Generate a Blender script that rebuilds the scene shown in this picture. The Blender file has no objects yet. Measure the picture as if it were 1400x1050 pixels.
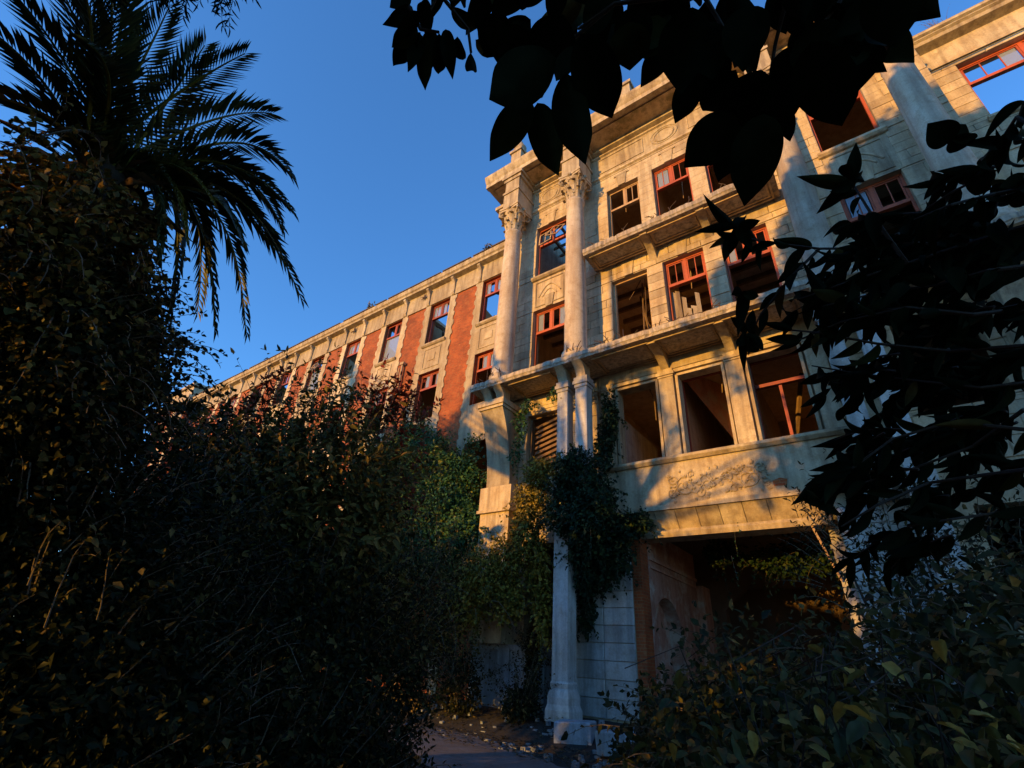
import bpy, math, random
import numpy as np
from mathutils import Vector, Matrix

random.seed(7)
rng = np.random.default_rng(7)
S = bpy.context.scene
COL = S.collection
R = math.radians

# ------------------------------------------------------------------ camera, sky, sun, exposure
YAW, PITCH, ROLL, FPX = -0.659412564, 0.517058051, 0.0701046122, 671.765
cam_d = bpy.data.cameras.new('camera')
cam_d.sensor_fit = 'HORIZONTAL'
cam_d.sensor_width = 36.0
cam_d.lens = 36.0 * FPX / 1400.0
cam_d.clip_start = 0.05
cam_d.clip_end = 3000
cam = bpy.data.objects.new('camera', cam_d)
COL.objects.link(cam)
EYE = Vector((0, 0, 1.6))
_f = Vector((math.sin(YAW) * math.cos(PITCH), math.cos(YAW) * math.cos(PITCH), math.sin(PITCH)))
_r = Vector((math.cos(YAW), -math.sin(YAW), 0))
_u = _r.cross(_f)
CR = (math.cos(ROLL) * _r + math.sin(ROLL) * _u).normalized()
CU = (-math.sin(ROLL) * _r + math.cos(ROLL) * _u).normalized()
CF = _f.normalized()
cam.matrix_world = Matrix(((CR.x, CU.x, -CF.x, 0), (CR.y, CU.y, -CF.y, 0), (CR.z, CU.z, -CF.z, EYE.z), (0, 0, 0, 1)))
S.camera = cam

SUN_EL, SUN_AZ = R(7.5), R(17)             # low evening sun, left of the facade's normal
w = bpy.data.worlds.new('World'); S.world = w; w.use_nodes = True
nt = w.node_tree
bg = nt.nodes['Background']
sky = nt.nodes.new('ShaderNodeTexSky'); sky.sky_type = 'NISHITA'; sky.sun_disc = False
sky.sun_elevation = SUN_EL
sky.sun_rotation = R(180) + SUN_AZ
sky.altitude = 0; sky.air_density = 1.0; sky.dust_density = 0.0; sky.ozone_density = 5.2
nt.links.new(sky.outputs['Color'], bg.inputs['Color'])
bg.inputs['Strength'].default_value = 0.15

TOSUN = Vector((-math.sin(SUN_AZ) * math.cos(SUN_EL), -math.cos(SUN_AZ) * math.cos(SUN_EL), math.sin(SUN_EL)))
sun_d = bpy.data.lights.new('sun', 'SUN'); sun_d.energy = 2.0; sun_d.angle = R(0.55); sun_d.color = (0.93, 0.465, 0.066)
sun = bpy.data.objects.new('sun', sun_d); COL.objects.link(sun)
sun.rotation_euler = TOSUN.to_track_quat('Z', 'Y').to_euler()
sun.location = (-10, -40, 30)

S.view_settings.view_transform = 'Standard'
S.view_settings.look = 'None'
S.view_settings.exposure = 1.78
S.view_settings.gamma = 1.0
S.cycles.use_denoising = True
S.cycles.max_bounces = 6
S.cycles.diffuse_bounces = 5
S.cycles.transparent_max_bounces = 4

def ray(px, py):
    return (CR * (px - 700) - CU * (py - 525) + CF * FPX).normalized()
def at(px, py, d):                          # a point d metres from the viewer
    return EYE + ray(px, py) * d
def aty(px, py, Y):
    r = ray(px, py); return EYE + r * (Y / r.y)
def ath(px, py, d):                         # horizontal distance d
    r = ray(px, py); return EYE + r * (d / math.hypot(r.x, r.y))

# ------------------------------------------------------------------ materials
def new_mat(name):
    m = bpy.data.materials.new(name); m.use_nodes = True
    return m, m.node_tree, m.node_tree.nodes['Principled BSDF']
def N(t, kind, **kw):
    n = t.nodes.new(kind)
    for k, v in kw.items():
        if k in n.inputs: n.inputs[k].default_value = v
        else: setattr(n, k, v)
    return n
def ramp(t, src, stops):
    n = t.nodes.new('ShaderNodeValToRGB'); e = n.color_ramp.elements
    while len(e) < len(stops): e.new(0.5)
    for el, (p, c) in zip(e, stops):
        el.position = p; el.color = (*c, 1) if len(c) == 3 else c
    t.links.new(src, n.inputs['Fac']); return n
def mix(t, fac, a, b, mode='MIX'):
    n = t.nodes.new('ShaderNodeMix'); n.data_type = 'RGBA'; n.blend_type = mode
    for s, v in ((n.inputs[0], fac), (n.inputs[6], a), (n.inputs[7], b)):
        if hasattr(v, 'is_linked'): t.links.new(v, s)
        elif isinstance(v, (int, float)): s.default_value = v
        else: s.default_value = (*v, 1)
    return n.outputs[2]

def stone(name, base, dark, rough=0.9, streak=1.0, scale=1.0, vary=0.2, bump=0.3, moss=None):
    """weathered stone or render: blotches, vertical run-off streaks, fine grain"""
    m, t, b = new_mat(name); L = t.links.new
    tc = N(t, 'ShaderNodeNewGeometry')
    n1 = N(t, 'ShaderNodeTexNoise', Scale=0.9 * scale, Detail=8, Roughness=0.65); L(tc.outputs['Position'], n1.inputs['Vector'])
    mp = N(t, 'ShaderNodeMapping'); mp.inputs['Scale'].default_value = (4.2, 4.2, 0.38); L(tc.outputs['Position'], mp.inputs['Vector'])
    n2 = N(t, 'ShaderNodeTexNoise', Scale=1.0 * scale, Detail=7, Roughness=0.6); L(mp.outputs[0], n2.inputs['Vector'])
    n3 = N(t, 'ShaderNodeTexNoise', Scale=26.0, Detail=5, Roughness=0.7); L(tc.outputs['Position'], n3.inputs['Vector'])
    f1 = ramp(t, n1.outputs['Fac'], [(0.38, (0, 0, 0)), (0.64, (1, 1, 1))])
    n6 = N(t, 'ShaderNodeTexNoise', Scale=3.7 * scale, Detail=9, Roughness=0.72); L(tc.outputs['Position'], n6.inputs['Vector'])
    f6 = ramp(t, n6.outputs['Fac'], [(0.50, (0, 0, 0)), (0.66, (1, 1, 1))])
    f2 = ramp(t, n2.outputs['Fac'], [(0.42, (0, 0, 0)), (0.70, (1, 1, 1))])
    c = mix(t, f1.outputs['Color'], base, (base[0] * 0.80, base[1] * 0.72, base[2] * 0.62))
    m6 = N(t, 'ShaderNodeMath', operation='MULTIPLY'); L(f6.outputs['Color'], m6.inputs[0]); m6.inputs[1].default_value = 0.55
    c = mix(t, m6.outputs[0], c, (base[0] * 0.50, base[1] * 0.40, base[2] * 0.30))
    ms = N(t, 'ShaderNodeMath', operation='MULTIPLY'); L(f2.outputs['Color'], ms.inputs[0]); ms.inputs[1].default_value = min(0.95, 0.85 * streak)
    c = mix(t, ms.outputs[0], c, dark)
    g = ramp(t, n3.outputs['Fac'], [(0.3, (0.72, 0.72, 0.72)), (0.7, (1.1, 1.1, 1.1))])
    c = mix(t, 0.75, c, g.outputs['Color'], 'MULTIPLY')
    oi = N(t, 'ShaderNodeObjectInfo')
    mr = N(t, 'ShaderNodeMapRange'); L(oi.outputs['Random'], mr.inputs[0]); mr.inputs[3].default_value = 1 - vary; mr.inputs[4].default_value = 1 + vary
    c = mix(t, 1.0, c, mr.outputs[0], 'MULTIPLY')
    if moss:
        n4 = N(t, 'ShaderNodeTexNoise', Scale=1.7, Detail=9, Roughness=0.7); L(tc.outputs['Position'], n4.inputs['Vector'])
        f4 = ramp(t, n4.outputs['Fac'], [(0.5, (0, 0, 0)), (0.62, (1, 1, 1))])
        c = mix(t, f4.outputs['Color'], c, moss)
    L(c, b.inputs['Base Color']); b.inputs['Roughness'].default_value = rough
    bp = N(t, 'ShaderNodeBump', Strength=bump, Distance=0.02); L(n3.outputs['Fac'], bp.inputs['Height']); L(bp.outputs[0], b.inputs['Normal'])
    return m

M = {}
M['stone'] = stone('ashlar_stone', (0.56, 0.465, 0.31), (0.22, 0.15, 0.09), streak=0.75)
M['trim'] = stone('carved_stone', (0.55, 0.46, 0.31), (0.17, 0.12, 0.075), streak=0.95)
M['column'] = stone('column_stone', (0.52, 0.45, 0.35), (0.25, 0.17, 0.12), streak=0.9, bump=0.35)
M['soffit'] = stone('soffit_plaster', (0.52, 0.41, 0.27), (0.24, 0.17, 0.10), streak=0.7, moss=(0.22, 0.17, 0.08))
M['slab'] = stone('weathered_concrete', (0.48, 0.42, 0.34), (0.11, 0.10, 0.09), streak=1.4, scale=2.0)
M['pillar'] = stone('pale_render', (0.56, 0.55, 0.53), (0.20, 0.19, 0.18), streak=1.0, bump=0.35)
M['plinth'] = stone('grey_plinth', (0.30, 0.35, 0.42), (0.10, 0.11, 0.12), streak=1.2)
M['plaster'] = stone('interior_plaster', (0.58, 0.46, 0.34), (0.30, 0.21, 0.15), streak=0.6)
M['redplaster'] = stone('stained_red_plaster', (0.60, 0.34, 0.25), (0.30, 0.13, 0.09), streak=1.0, moss=(0.48, 0.40, 0.33))
M['ochre'] = stone('ochre_plaster', (0.50, 0.38, 0.22), (0.30, 0.20, 0.11), streak=0.5)
M['interior_dark'] = stone('shade_dark_plaster', (0.13, 0.085, 0.055), (0.05, 0.035, 0.025), streak=0.6)  # plaster darkened so the porch's shade is in its colour
M['wood'] = stone('old_timber', (0.26, 0.17, 0.10), (0.10, 0.06, 0.04), streak=1.0)
M['greywood'] = stone('weathered_boards', (0.34, 0.29, 0.22), (0.14, 0.10, 0.07), streak=1.6)
M['redwood'] = stone('red_paint', (0.36, 0.055, 0.025), (0.17, 0.04, 0.02), streak=0.7, rough=0.6)
M['orangewood'] = stone('sunlit_red_paint', (0.46, 0.085, 0.02), (0.25, 0.05, 0.02), streak=0.7, rough=0.6)  # the red frame paint again, brightened toward orange as if in sun
M['palewood'] = stone('bare_sash_wood', (0.55, 0.40, 0.24), (0.30, 0.16, 0.08), streak=0.9)
M['iron'] = stone('rusty_iron', (0.085, 0.05, 0.035), (0.03, 0.02, 0.016), rough=0.7)
M['roof'] = stone('roof_edge', (0.14, 0.11, 0.09), (0.05, 0.04, 0.035))
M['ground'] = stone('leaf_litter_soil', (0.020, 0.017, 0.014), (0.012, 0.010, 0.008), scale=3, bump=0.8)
M['path'] = stone('cracked_asphalt', (0.14, 0.13, 0.135), (0.04, 0.036, 0.036), scale=2.2, streak=0.4, bump=0.6)
M['bark'] = stone('bark', (0.065, 0.045, 0.03), (0.02, 0.015, 0.01), scale=3, bump=0.8)
M['palmbark'] = stone('palm_bark', (0.09, 0.055, 0.03), (0.03, 0.02, 0.012), scale=3, bump=0.8)
M['twig'] = stone('dry_twig', (0.15, 0.115, 0.075), (0.07, 0.05, 0.035))
M['darktwig'] = stone('dark_twig', (0.030, 0.022, 0.016), (0.012, 0.010, 0.008))

def brick_mat():
    m, t, b = new_mat('red_brick'); L = t.links.new
    g = N(t, 'ShaderNodeNewGeometry')
    sep = N(t, 'ShaderNodeSeparateXYZ'); L(g.outputs['Position'], sep.inputs[0])
    ad = N(t, 'ShaderNodeMath', operation='ADD'); L(sep.outputs[0], ad.inputs[0]); L(sep.outputs[1], ad.inputs[1])
    cmb = N(t, 'ShaderNodeCombineXYZ'); L(ad.outputs[0], cmb.inputs[0]); L(sep.outputs[2], cmb.inputs[1])
    br = N(t, 'ShaderNodeTexBrick', Scale=1.0)
    br.inputs['Color1'].default_value = (0.42, 0.088, 0.014, 1); br.inputs['Color2'].default_value = (0.29, 0.055, 0.010, 1)
    br.inputs['Mortar'].default_value = (0.28, 0.14, 0.055, 1); br.inputs['Mortar Size'].default_value = 0.008
    br.inputs['Brick Width'].default_value = 0.24; br.inputs['Row Height'].default_value = 0.08
    L(cmb.outputs[0], br.inputs['Vector'])
    n = N(t, 'ShaderNodeTexNoise', Scale=1.3, Detail=8, Roughness=0.7); L(g.outputs['Position'], n.inputs['Vector'])
    f = ramp(t, n.outputs['Fac'], [(0.32, (0.45, 0.42, 0.42)), (0.66, (1.12, 1.12, 1.12))])
    cb = mix(t, 1.0, br.outputs['Color'], f.outputs['Color'], 'MULTIPLY')
    n2 = N(t, 'ShaderNodeTexNoise', Scale=5.0, Detail=8, Roughness=0.75); L(g.outputs['Position'], n2.inputs['Vector'])
    f2 = ramp(t, n2.outputs['Fac'], [(0.56, (0, 0, 0)), (0.70, (0.6, 0.6, 0.6))])
    L(mix(t, f2.outputs['Color'], cb, (0.36, 0.19, 0.075)), b.inputs['Base Color'])
    bp = N(t, 'ShaderNodeBump', Strength=0.5, Distance=0.012); bp.invert = True; L(br.outputs['Fac'], bp.inputs['Height']); L(bp.outputs[0], b.inputs['Normal'])
    b.inputs['Roughness'].default_value = 0.9
    return m
M['brick'] = brick_mat()

def glass_mat():
    m, t, b = new_mat('dusty_glass'); L = t.links.new
    b.inputs['Base Color'].default_value = (0.32, 0.36, 0.42, 1); b.inputs['Roughness'].default_value = 0.12
    b.inputs['Specular IOR Level'].default_value = 0.8; b.inputs['Alpha'].default_value = 0.55
    return m
M['glass'] = glass_mat()

def leaf_mat(name, stops, rough=0.5, trans=0.25, spec=0.3, per='island'):
    m, t, b = new_mat(name); L = t.links.new
    if per == 'island':
        s = N(t, 'ShaderNodeNewGeometry').outputs['Random Per Island']
    else:
        s = N(t, 'ShaderNodeObjectInfo').outputs['Random']
    g = N(t, 'ShaderNodeNewGeometry')
    n = N(t, 'ShaderNodeTexNoise', Scale=1.1, Detail=3); L(g.outputs['Position'], n.inputs['Vector'])
    ad = N(t, 'ShaderNodeMath', operation='MULTIPLY_ADD'); L(n.outputs['Fac'], ad.inputs[0]); ad.inputs[1].default_value = 0.9; ad.inputs[2].default_value = -0.45
    ad2 = N(t, 'ShaderNodeMath', operation='ADD'); L(ad.outputs[0], ad2.inputs[0]); L(s, ad2.inputs[1])
    r = ramp(t, ad2.outputs[0], stops)
    n5 = N(t, 'ShaderNodeTexNoise', Scale=40, Detail=3); L(g.outputs['Position'], n5.inputs['Vector'])
    f5 = ramp(t, n5.outputs['Fac'], [(0.3, (0.75, 0.75, 0.75)), (0.7, (1.15, 1.15, 1.15))])
    c = mix(t, 1.0, r.outputs['Color'], f5.outputs['Color'], 'MULTIPLY')
    L(c, b.inputs['Base Color']); b.inputs['Roughness'].default_value = rough
    b.inputs['Specular IOR Level'].default_value = spec
    if trans:
        tr = N(t, 'ShaderNodeBsdfTranslucent'); L(c, tr.inputs['Color'])
        mx = N(t, 'ShaderNodeMixShader'); mx.inputs[0].default_value = trans
        out = t.nodes['Material Output']
        L(b.outputs[0], mx.inputs[1]); L(tr.outputs[0], mx.inputs[2]); L(mx.outputs[0], out.inputs['Surface'])
    return m
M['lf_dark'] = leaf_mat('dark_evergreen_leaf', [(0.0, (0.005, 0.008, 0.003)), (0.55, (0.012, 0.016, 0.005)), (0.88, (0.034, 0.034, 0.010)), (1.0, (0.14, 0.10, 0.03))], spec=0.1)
M['lf_olive'] = leaf_mat('olive_shrub_leaf', [(0.0, (0.020, 0.024, 0.007)), (0.45, (0.085, 0.075, 0.017)), (0.8, (0.17, 0.12, 0.026)), (1.0, (0.30, 0.19, 0.055))], spec=0.12)
M['lf_red'] = leaf_mat('red_young_leaf', [(0.0, (0.06, 0.014, 0.008)), (0.5, (0.22, 0.035, 0.018)), (1.0, (0.36, 0.075, 0.03))], spec=0.12)
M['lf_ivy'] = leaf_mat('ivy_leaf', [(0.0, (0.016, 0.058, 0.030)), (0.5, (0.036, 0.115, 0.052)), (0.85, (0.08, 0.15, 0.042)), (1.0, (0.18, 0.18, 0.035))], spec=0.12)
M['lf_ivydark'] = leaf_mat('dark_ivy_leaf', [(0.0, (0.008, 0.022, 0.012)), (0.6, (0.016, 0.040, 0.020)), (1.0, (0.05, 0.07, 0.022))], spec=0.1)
M['lf_gold'] = leaf_mat('sun_gold_leaf', [(0.0, (0.05, 0.055, 0.012)), (0.5, (0.19, 0.155, 0.025)), (1.0, (0.38, 0.26, 0.04))], spec=0.12)  # gold of the evening sun put into the ivy's leaf colour
M['lf_palm'] = leaf_mat('palm_leaflet', [(0.0, (0.020, 0.034, 0.014)), (0.5, (0.045, 0.060, 0.020)), (1.0, (0.10, 0.105, 0.03))], spec=0.25, trans=0.15)
M['lf_dead'] = leaf_mat('dead_palm_leaflet', [(0.0, (0.07, 0.04, 0.018)), (1.0, (0.20, 0.12, 0.05))], spec=0.1)
M['lf_yellowpalm'] = leaf_mat('yellow_palm_leaflet', [(0.0, (0.12, 0.12, 0.02)), (1.0, (0.24, 0.21, 0.04))], spec=0.1)
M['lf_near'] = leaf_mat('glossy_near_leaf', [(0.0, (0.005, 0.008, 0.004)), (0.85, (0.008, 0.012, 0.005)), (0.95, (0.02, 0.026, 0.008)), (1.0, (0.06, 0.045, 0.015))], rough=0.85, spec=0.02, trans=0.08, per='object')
M['lf_bramble'] = leaf_mat('bramble_leaf', [(0.0, (0.022, 0.036, 0.014)), (0.55, (0.055, 0.066, 0.020)), (0.85, (0.11, 0.10, 0.026)), (1.0, (0.34, 0.25, 0.05))], spec=0.2, per='object')
M['lf_bramble_mass'] = leaf_mat('bramble_mass_leaf', [(0.0, (0.012, 0.019, 0.007)), (0.6, (0.036, 0.043, 0.013)), (0.9, (0.09, 0.075, 0.02)), (1.0, (0.26, 0.16, 0.04))], spec=0.12)
M['lf_litter'] = leaf_mat('fallen_leaf', [(0.0, (0.03, 0.022, 0.014)), (1.0, (0.13, 0.10, 0.05))], spec=0.1)

# ------------------------------------------------------------------ mesh helpers
class MB:
    def __init__(s): s.v = []; s.f = []
    def add(s, vs, fs):
        o = len(s.v); s.v += [tuple(v) for v in vs]; s.f += [tuple(i + o for i in f) for f in fs]; return s
    def box(s, x0, x1, y0, y1, z0, z1):
        return s.add([(x0, y0, z0), (x1, y0, z0), (x1, y1, z0), (x0, y1, z0), (x0, y0, z1), (x1, y0, z1), (x1, y1, z1), (x0, y1, z1)],
                     [(0, 3, 2, 1), (4, 5, 6, 7), (0, 1, 5, 4), (1, 2, 6, 5), (2, 3, 7, 6), (3, 0, 4, 7)])
    def profx(s, prof, x0, x1):                 # closed profile of (y, z), extruded along x
        n = len(prof)
        vs = [(x0, y, z) for y, z in prof] + [(x1, y, z) for y, z in prof]
        fs = [(i, (i + 1) % n, n + (i + 1) % n, n + i) for i in range(n)] + [tuple(range(n - 1, -1, -1)), tuple(range(n, 2 * n))]
        return s.add(vs, fs)
    def polyy(s, poly, y0, y1):                 # closed polygon of (x, z), extruded along y
        n = len(poly)
        vs = [(x, y0, z) for x, z in poly] + [(x, y1, z) for x, z in poly]
        fs = [(i, (i + 1) % n, n + (i + 1) % n, n + i) for i in range(n)] + [tuple(range(n - 1, -1, -1)), tuple(range(n, 2 * n))]
        return s.add(vs, fs)
    def lathe(s, prof, cx, cy, seg=28):         # (r, z) rings about a vertical axis
        vs = [(cx + r * math.cos(2 * math.pi * k / seg), cy + r * math.sin(2 * math.pi * k / seg), z) for r, z in prof for k in range(seg)]
        fs = [(j * seg + k, j * seg + (k + 1) % seg, (j + 1) * seg + (k + 1) % seg, (j + 1) * seg + k) for j in range(len(prof) - 1) for k in range(seg)]
        fs += [tuple(range(seg - 1, -1, -1)), tuple(range((len(prof) - 1) * seg, len(prof) * seg))]
        return s.add(vs, fs)
    def tube(s, pts, r0, r1=None, seg=5):
        r1 = r0 if r1 is None else r1
        pts = [Vector(p) for p in pts]; n = len(pts); vs = []; fs = []
        for i, p in enumerate(pts):
            d = (pts[min(i + 1, n - 1)] - pts[max(i - 1, 0)]).normalized()
            a = d.cross(Vector((0, 0, 1)) if abs(d.z) < 0.9 else Vector((1, 0, 0))).normalized(); b = d.cross(a)
            r = r0 + (r1 - r0) * i / max(n - 1, 1)
            for k in range(seg):
                t = 2 * math.pi * k / seg; vs.append(p + (a * math.cos(t) + b * math.sin(t)) * r)
        for i in range(n - 1):
            for k in range(seg):
                fs.append((i * seg + k, i * seg + (k + 1) % seg, (i + 1) * seg + (k + 1) % seg, (i + 1) * seg + k))
        fs += [tuple(range(seg - 1, -1, -1)), tuple(range((n - 1) * seg, n * seg))]
        return s.add(vs, fs)
    def data(s, name, smooth=False):
        me = bpy.data.meshes.new(name); me.from_pydata(s.v, [], s.f); me.update()
        if smooth: me.polygons.foreach_set('use_smooth', [True] * len(me.polygons))
        return me
    def build(s, name, mat, parent=None, smooth=False, kind=None):
        me = s.data(name, smooth); me.materials.append(M[mat] if isinstance(mat, str) else mat)
        return link(me, name, parent, kind)

def wloc(o):
    p = Vector((0, 0, 0))
    while o is not None: p += o.location; o = o.parent
    return p
def link(me, name, parent=None, kind=None):
    o = bpy.data.objects.new(name, me); COL.objects.link(o)
    if parent is not None:
        o.parent = parent; o.location = -wloc(parent)
    if kind: o['kind'] = kind
    return o
def thing(name, label, cat, loc=(0, 0, 0), group=None):
    o = bpy.data.objects.new(name, None); COL.objects.link(o); o.location = loc; o.empty_display_size = 0.3
    tag(o, label, cat, group); return o
def tag(o, label, cat, group=None, kind=None):
    o['label'] = label; o['category'] = cat
    if group: o['group'] = group
    if kind: o['kind'] = kind
    return o
def mirror_x(mb, cx2):                          # mirrored copy of a builder about x = cx2 / 2
    m = MB(); m.v = [(cx2 - x, y, z) for x, y, z in mb.v]; m.f = [tuple(reversed(f)) for f in mb.f]; return m

# unit block with a small chamfer, shared by all ashlar blocks
def unit_block():
    b = MB(); c = 0.02
    b.add([(c, 0, c), (1 - c, 0, c), (1 - c, 0, 1 - c), (c, 0, 1 - c), (0, 0.35, 0), (1, 0.35, 0), (1, 0.35, 1), (0, 0.35, 1), (0, 1, 0), (1, 1, 0), (1, 1, 1), (0, 1, 1)],
          [(0, 1, 2, 3), (0, 4, 5, 1), (1, 5, 6, 2), (2, 6, 7, 3), (3, 7, 4, 0), (4, 8, 9, 5), (5, 9, 10, 6), (6, 10, 11, 7), (7, 11, 8, 4), (8, 11, 10, 9)])
    return b.data('stone_block')
BLOCK = unit_block(); BLOCK.materials.append(M['stone'])
BLOCK_PALE = BLOCK.copy(); BLOCK_PALE.materials.clear(); BLOCK_PALE.materials.append(M['pillar'])
def block(x0, x1, y0, y1, z0, z1, parent, name='stone_block', me=None):
    o = bpy.data.objects.new(name, me or BLOCK); COL.objects.link(o); o.parent = parent
    o.location = Vector((x0, y0, z0)) - wloc(parent); o.scale = (x1 - x0, y1 - y0, z1 - z0); return o

def wall_rects(x0, x1, z0, z1, openings):
    xs = sorted({x0, x1, *[v for o in openings for v in o[:2] if x0 < v < x1]})
    zs = sorted({z0, z1, *[v for o in openings for v in o[2:] if z0 < v < z1]})
    out = []
    for za, zb in zip(zs, zs[1:]):
        run = None
        for xa, xb in zip(xs, xs[1:]):
            mx, mz = (xa + xb) / 2, (za + zb) / 2
            solid = not any(o[0] < mx < o[1] and o[2] < mz < o[3] for o in openings)
            if solid: run = (run[0], xb) if run else (xa, xb)
            if not solid and run: out.append((*run, za, zb)); run = None
        if run: out.append((*run, za, zb))
    return out
def wall_mesh(x0, x1, z0, z1, y0, y1, openings):
    b = MB()
    for r in wall_rects(x0, x1, z0, z1, openings): b.box(r[0], r[1], y0, y1, r[2], r[3])
    return b
# ------------------------------------------------------------------ ground and path
def terrain_z(x, y):
    t = min(max((y - 11.3) / 1.2, 0), 1); t = t * t * (3 - 2 * t)
    return 0.55 * t
g = MB(); xs = [-400, -120, -60] + [-40 + i * 1.0 for i in range(61)] + [60, 120, 400]; ys = [-400, -100, -40] + [-20 + i * 0.8 for i in range(61)] + [80, 200, 600]
for y in ys:
    for x in xs: g.v.append((x, y, terrain_z(x, y) + (0.05 * math.sin(x * 1.7 + y) * math.cos(y * 1.3) - 0.05 if -40 <= x <= 21 and y > -20 else -0.05)))
nx = len(xs)
g.f = [(j * nx + i, j * nx + i + 1, (j + 1) * nx + i + 1, (j + 1) * nx + i) for j in range(len(ys) - 1) for i in range(nx - 1)]
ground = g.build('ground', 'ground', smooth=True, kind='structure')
pc = [(-30, 10.4), (-20, 11.0), (-14, 11.1), (-11.0, 10.75), (-8.6, 9.75), (-6.2, 8.6), (-3.5, 7.6), (0, 6.8), (6, 6.0), (14, 5.5)]
p = MB(); cc = []
for i in range(len(pc) - 1):
    for k in range(6): cc.append((pc[i][0] + (pc[i + 1][0] - pc[i][0]) * k / 6, pc[i][1] + (pc[i + 1][1] - pc[i][1]) * k / 6))
for i, (x, y) in enumerate(cc):
    a = cc[max(i - 1, 0)]; b = cc[min(i + 1, len(cc) - 1)]; d = Vector((b[0] - a[0], b[1] - a[1])).normalized(); nn = Vector((-d.y, d.x))
    for s in (-1.25 + 0.15 * math.sin(i * 1.9), -0.4, 0.4, 1.15 + 0.12 * math.sin(i * 2.7)):
        px_, py_ = x + nn.x * s, y + nn.y * s; p.v.append((px_, py_, 0.045 + 0.012 * math.sin(i * 3.1 + s * 4)))
p.f = [(i * 4 + k, (i + 1) * 4 + k, (i + 1) * 4 + k + 1, i * 4 + k + 1) for i in range(len(cc) - 1) for k in range(3)]
p.build('path', 'path', kind='structure')

# ------------------------------------------------------------------ the building
YM, YC, YW = 13.5, 12.66, 14.82
CX2 = -6.548
def mx(x): return CX2 - x
BLD = thing('abandoned_building', 'derelict stone and brick building with giant columns, balconies and red window frames', 'building', (CX2 / 2, YM, 0.5))
def part(mb, name, mat, smooth=False, parent=None, kind=None): return mb.build(name, mat, parent or BLD, smooth, kind)

CW = [(-6.0, -4.58), (-3.98, -2.56), (-1.97, -0.55)]
AB = (-9.60, -8.02); CD = (mx(-8.02), mx(-9.60))
F2, F3 = (11.3, 14.57), (16.35, 19.69)
ops = []
for a, b in CW: ops += [(a, b, *F2), (a, b, *F3), (a, b, 7.1, 9.8)]
for a, b in (AB, CD): ops += [(a, b, 11.3, 14.6), (a, b, 16.4, 19.5), (a, b, 7.2, 9.65), (a + 0.2, b - 0.2, 2.3, 5.0)]
ops.append((-5.82, mx(-5.82), 0.0, 5.68))
XL, XR = -11.2, mx(-11.2)
wall = part(wall_mesh(XL, XR, 0, 22.7, YM + 0.03, YM + 0.5, ops), 'wall', 'stone')
# ashlar blocks, running bond, above the long balcony
blocks = []
course = 0.365
def courses(x0, x1, z0, z1, y, openings, ln=0.78, c=course, jit=0.22):
    z = z0; row = 0
    while z < z1 - 0.06:
        zt = min(z + c, z1)
        segs = wall_rects(x0, x1, z, zt, [(o[0], o[1], max(o[2], z), min(o[3], zt)) for o in openings if o[2] < zt - 0.02 and o[3] > z + 0.02])
        spans = {}
        for s in segs: spans.setdefault((s[0], s[1]), []).append(s)
        full = [s for s in segs if s[3] - s[2] > 0.05]
        for s in full:
            x = s[0]; first = True; L = s[1] - s[0]
            n = max(1, round(L / ln)); step = L / n
            cuts = [s[0]] + [s[0] + step * (k - (0.5 if row % 2 and n > 1 else 0)) + random.uniform(-jit, jit) * step for k in range(1, n + (1 if row % 2 and n > 1 else 0))] + [s[1]]
            for xa, xb in zip(cuts, cuts[1:]):
                if xb - xa > 0.1: blocks.append((xa + 0.004, xb - 0.004, y, y + 0.06, s[2] + 0.004, s[3] - 0.004))
        z = zt; row += 1
bands = ops + [(AB[0] - 0.05, AB[1] + 0.05, 14.6, 16.4), (CD[0] - 0.05, CD[1] + 0.05, 14.6, 16.4)]
courses(XL, XR, 10.85, 20.55, YM, bands)
courses(XL, -6.7, 5.9, 10.4, YM, ops, 1.0, 0.45)
courses(mx(-6.7), XR, 5.9, 10.4, YM, ops, 1.0, 0.45)
def vis(b):                                     # show the biggest: nearest to the viewer first
    d = (Vector(((b[0] + b[1]) / 2, b[2], (b[4] + b[5]) / 2)) - EYE)
    return -(b[1] - b[0]) * (b[5] - b[4]) * abs(d.y) / d.length ** 3 * (1.0 if b[0] < 4.3 else 0.3)
blocks.sort(key=vis)
for b in blocks[:262]:
    j = random.uniform(0, 0.02); block(b[0], b[1], b[2] - j, b[3], b[4], b[5], wall)
rest = MB()
for b in blocks[262:]: rest.box(*b)
part(rest, 'stone_block_mass', 'stone', parent=wall, kind='stuff')
# big smooth ashlar at the foot, left of the porch, and its mirror
for sgn in (0, 1):
    for r in range(11):
        z = 0.55 + r * 0.425
        for xa, xb in ((-7.75, -6.73), (-6.73, -5.84)):
            a, b = (xa, xb) if not sgn else (mx(xb), mx(xa))
            block(a + 0.005, b - 0.005, YM - 0.01 - random.uniform(0, 0.01), YM + 0.06, z + 0.005, z + 0.42, wall, me=BLOCK_PALE)
part(MB().box(XL, -7.75, YM - 0.16, YM, 0.2, 1.95).box(XL, -7.75, YM - 0.24, YM, 1.95, 2.1).box(-10.1, -9.7, YM - 0.22, YM - 0.16, 0.2, 1.95).box(-8.9, -8.5, YM - 0.22, YM - 0.16, 0.2, 1.95), 'plinth', 'plinth')
part(MB().box(mx(-7.75), XR, YM - 0.16, YM, 0.2, 2.1), 'plinth', 'plinth')
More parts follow.
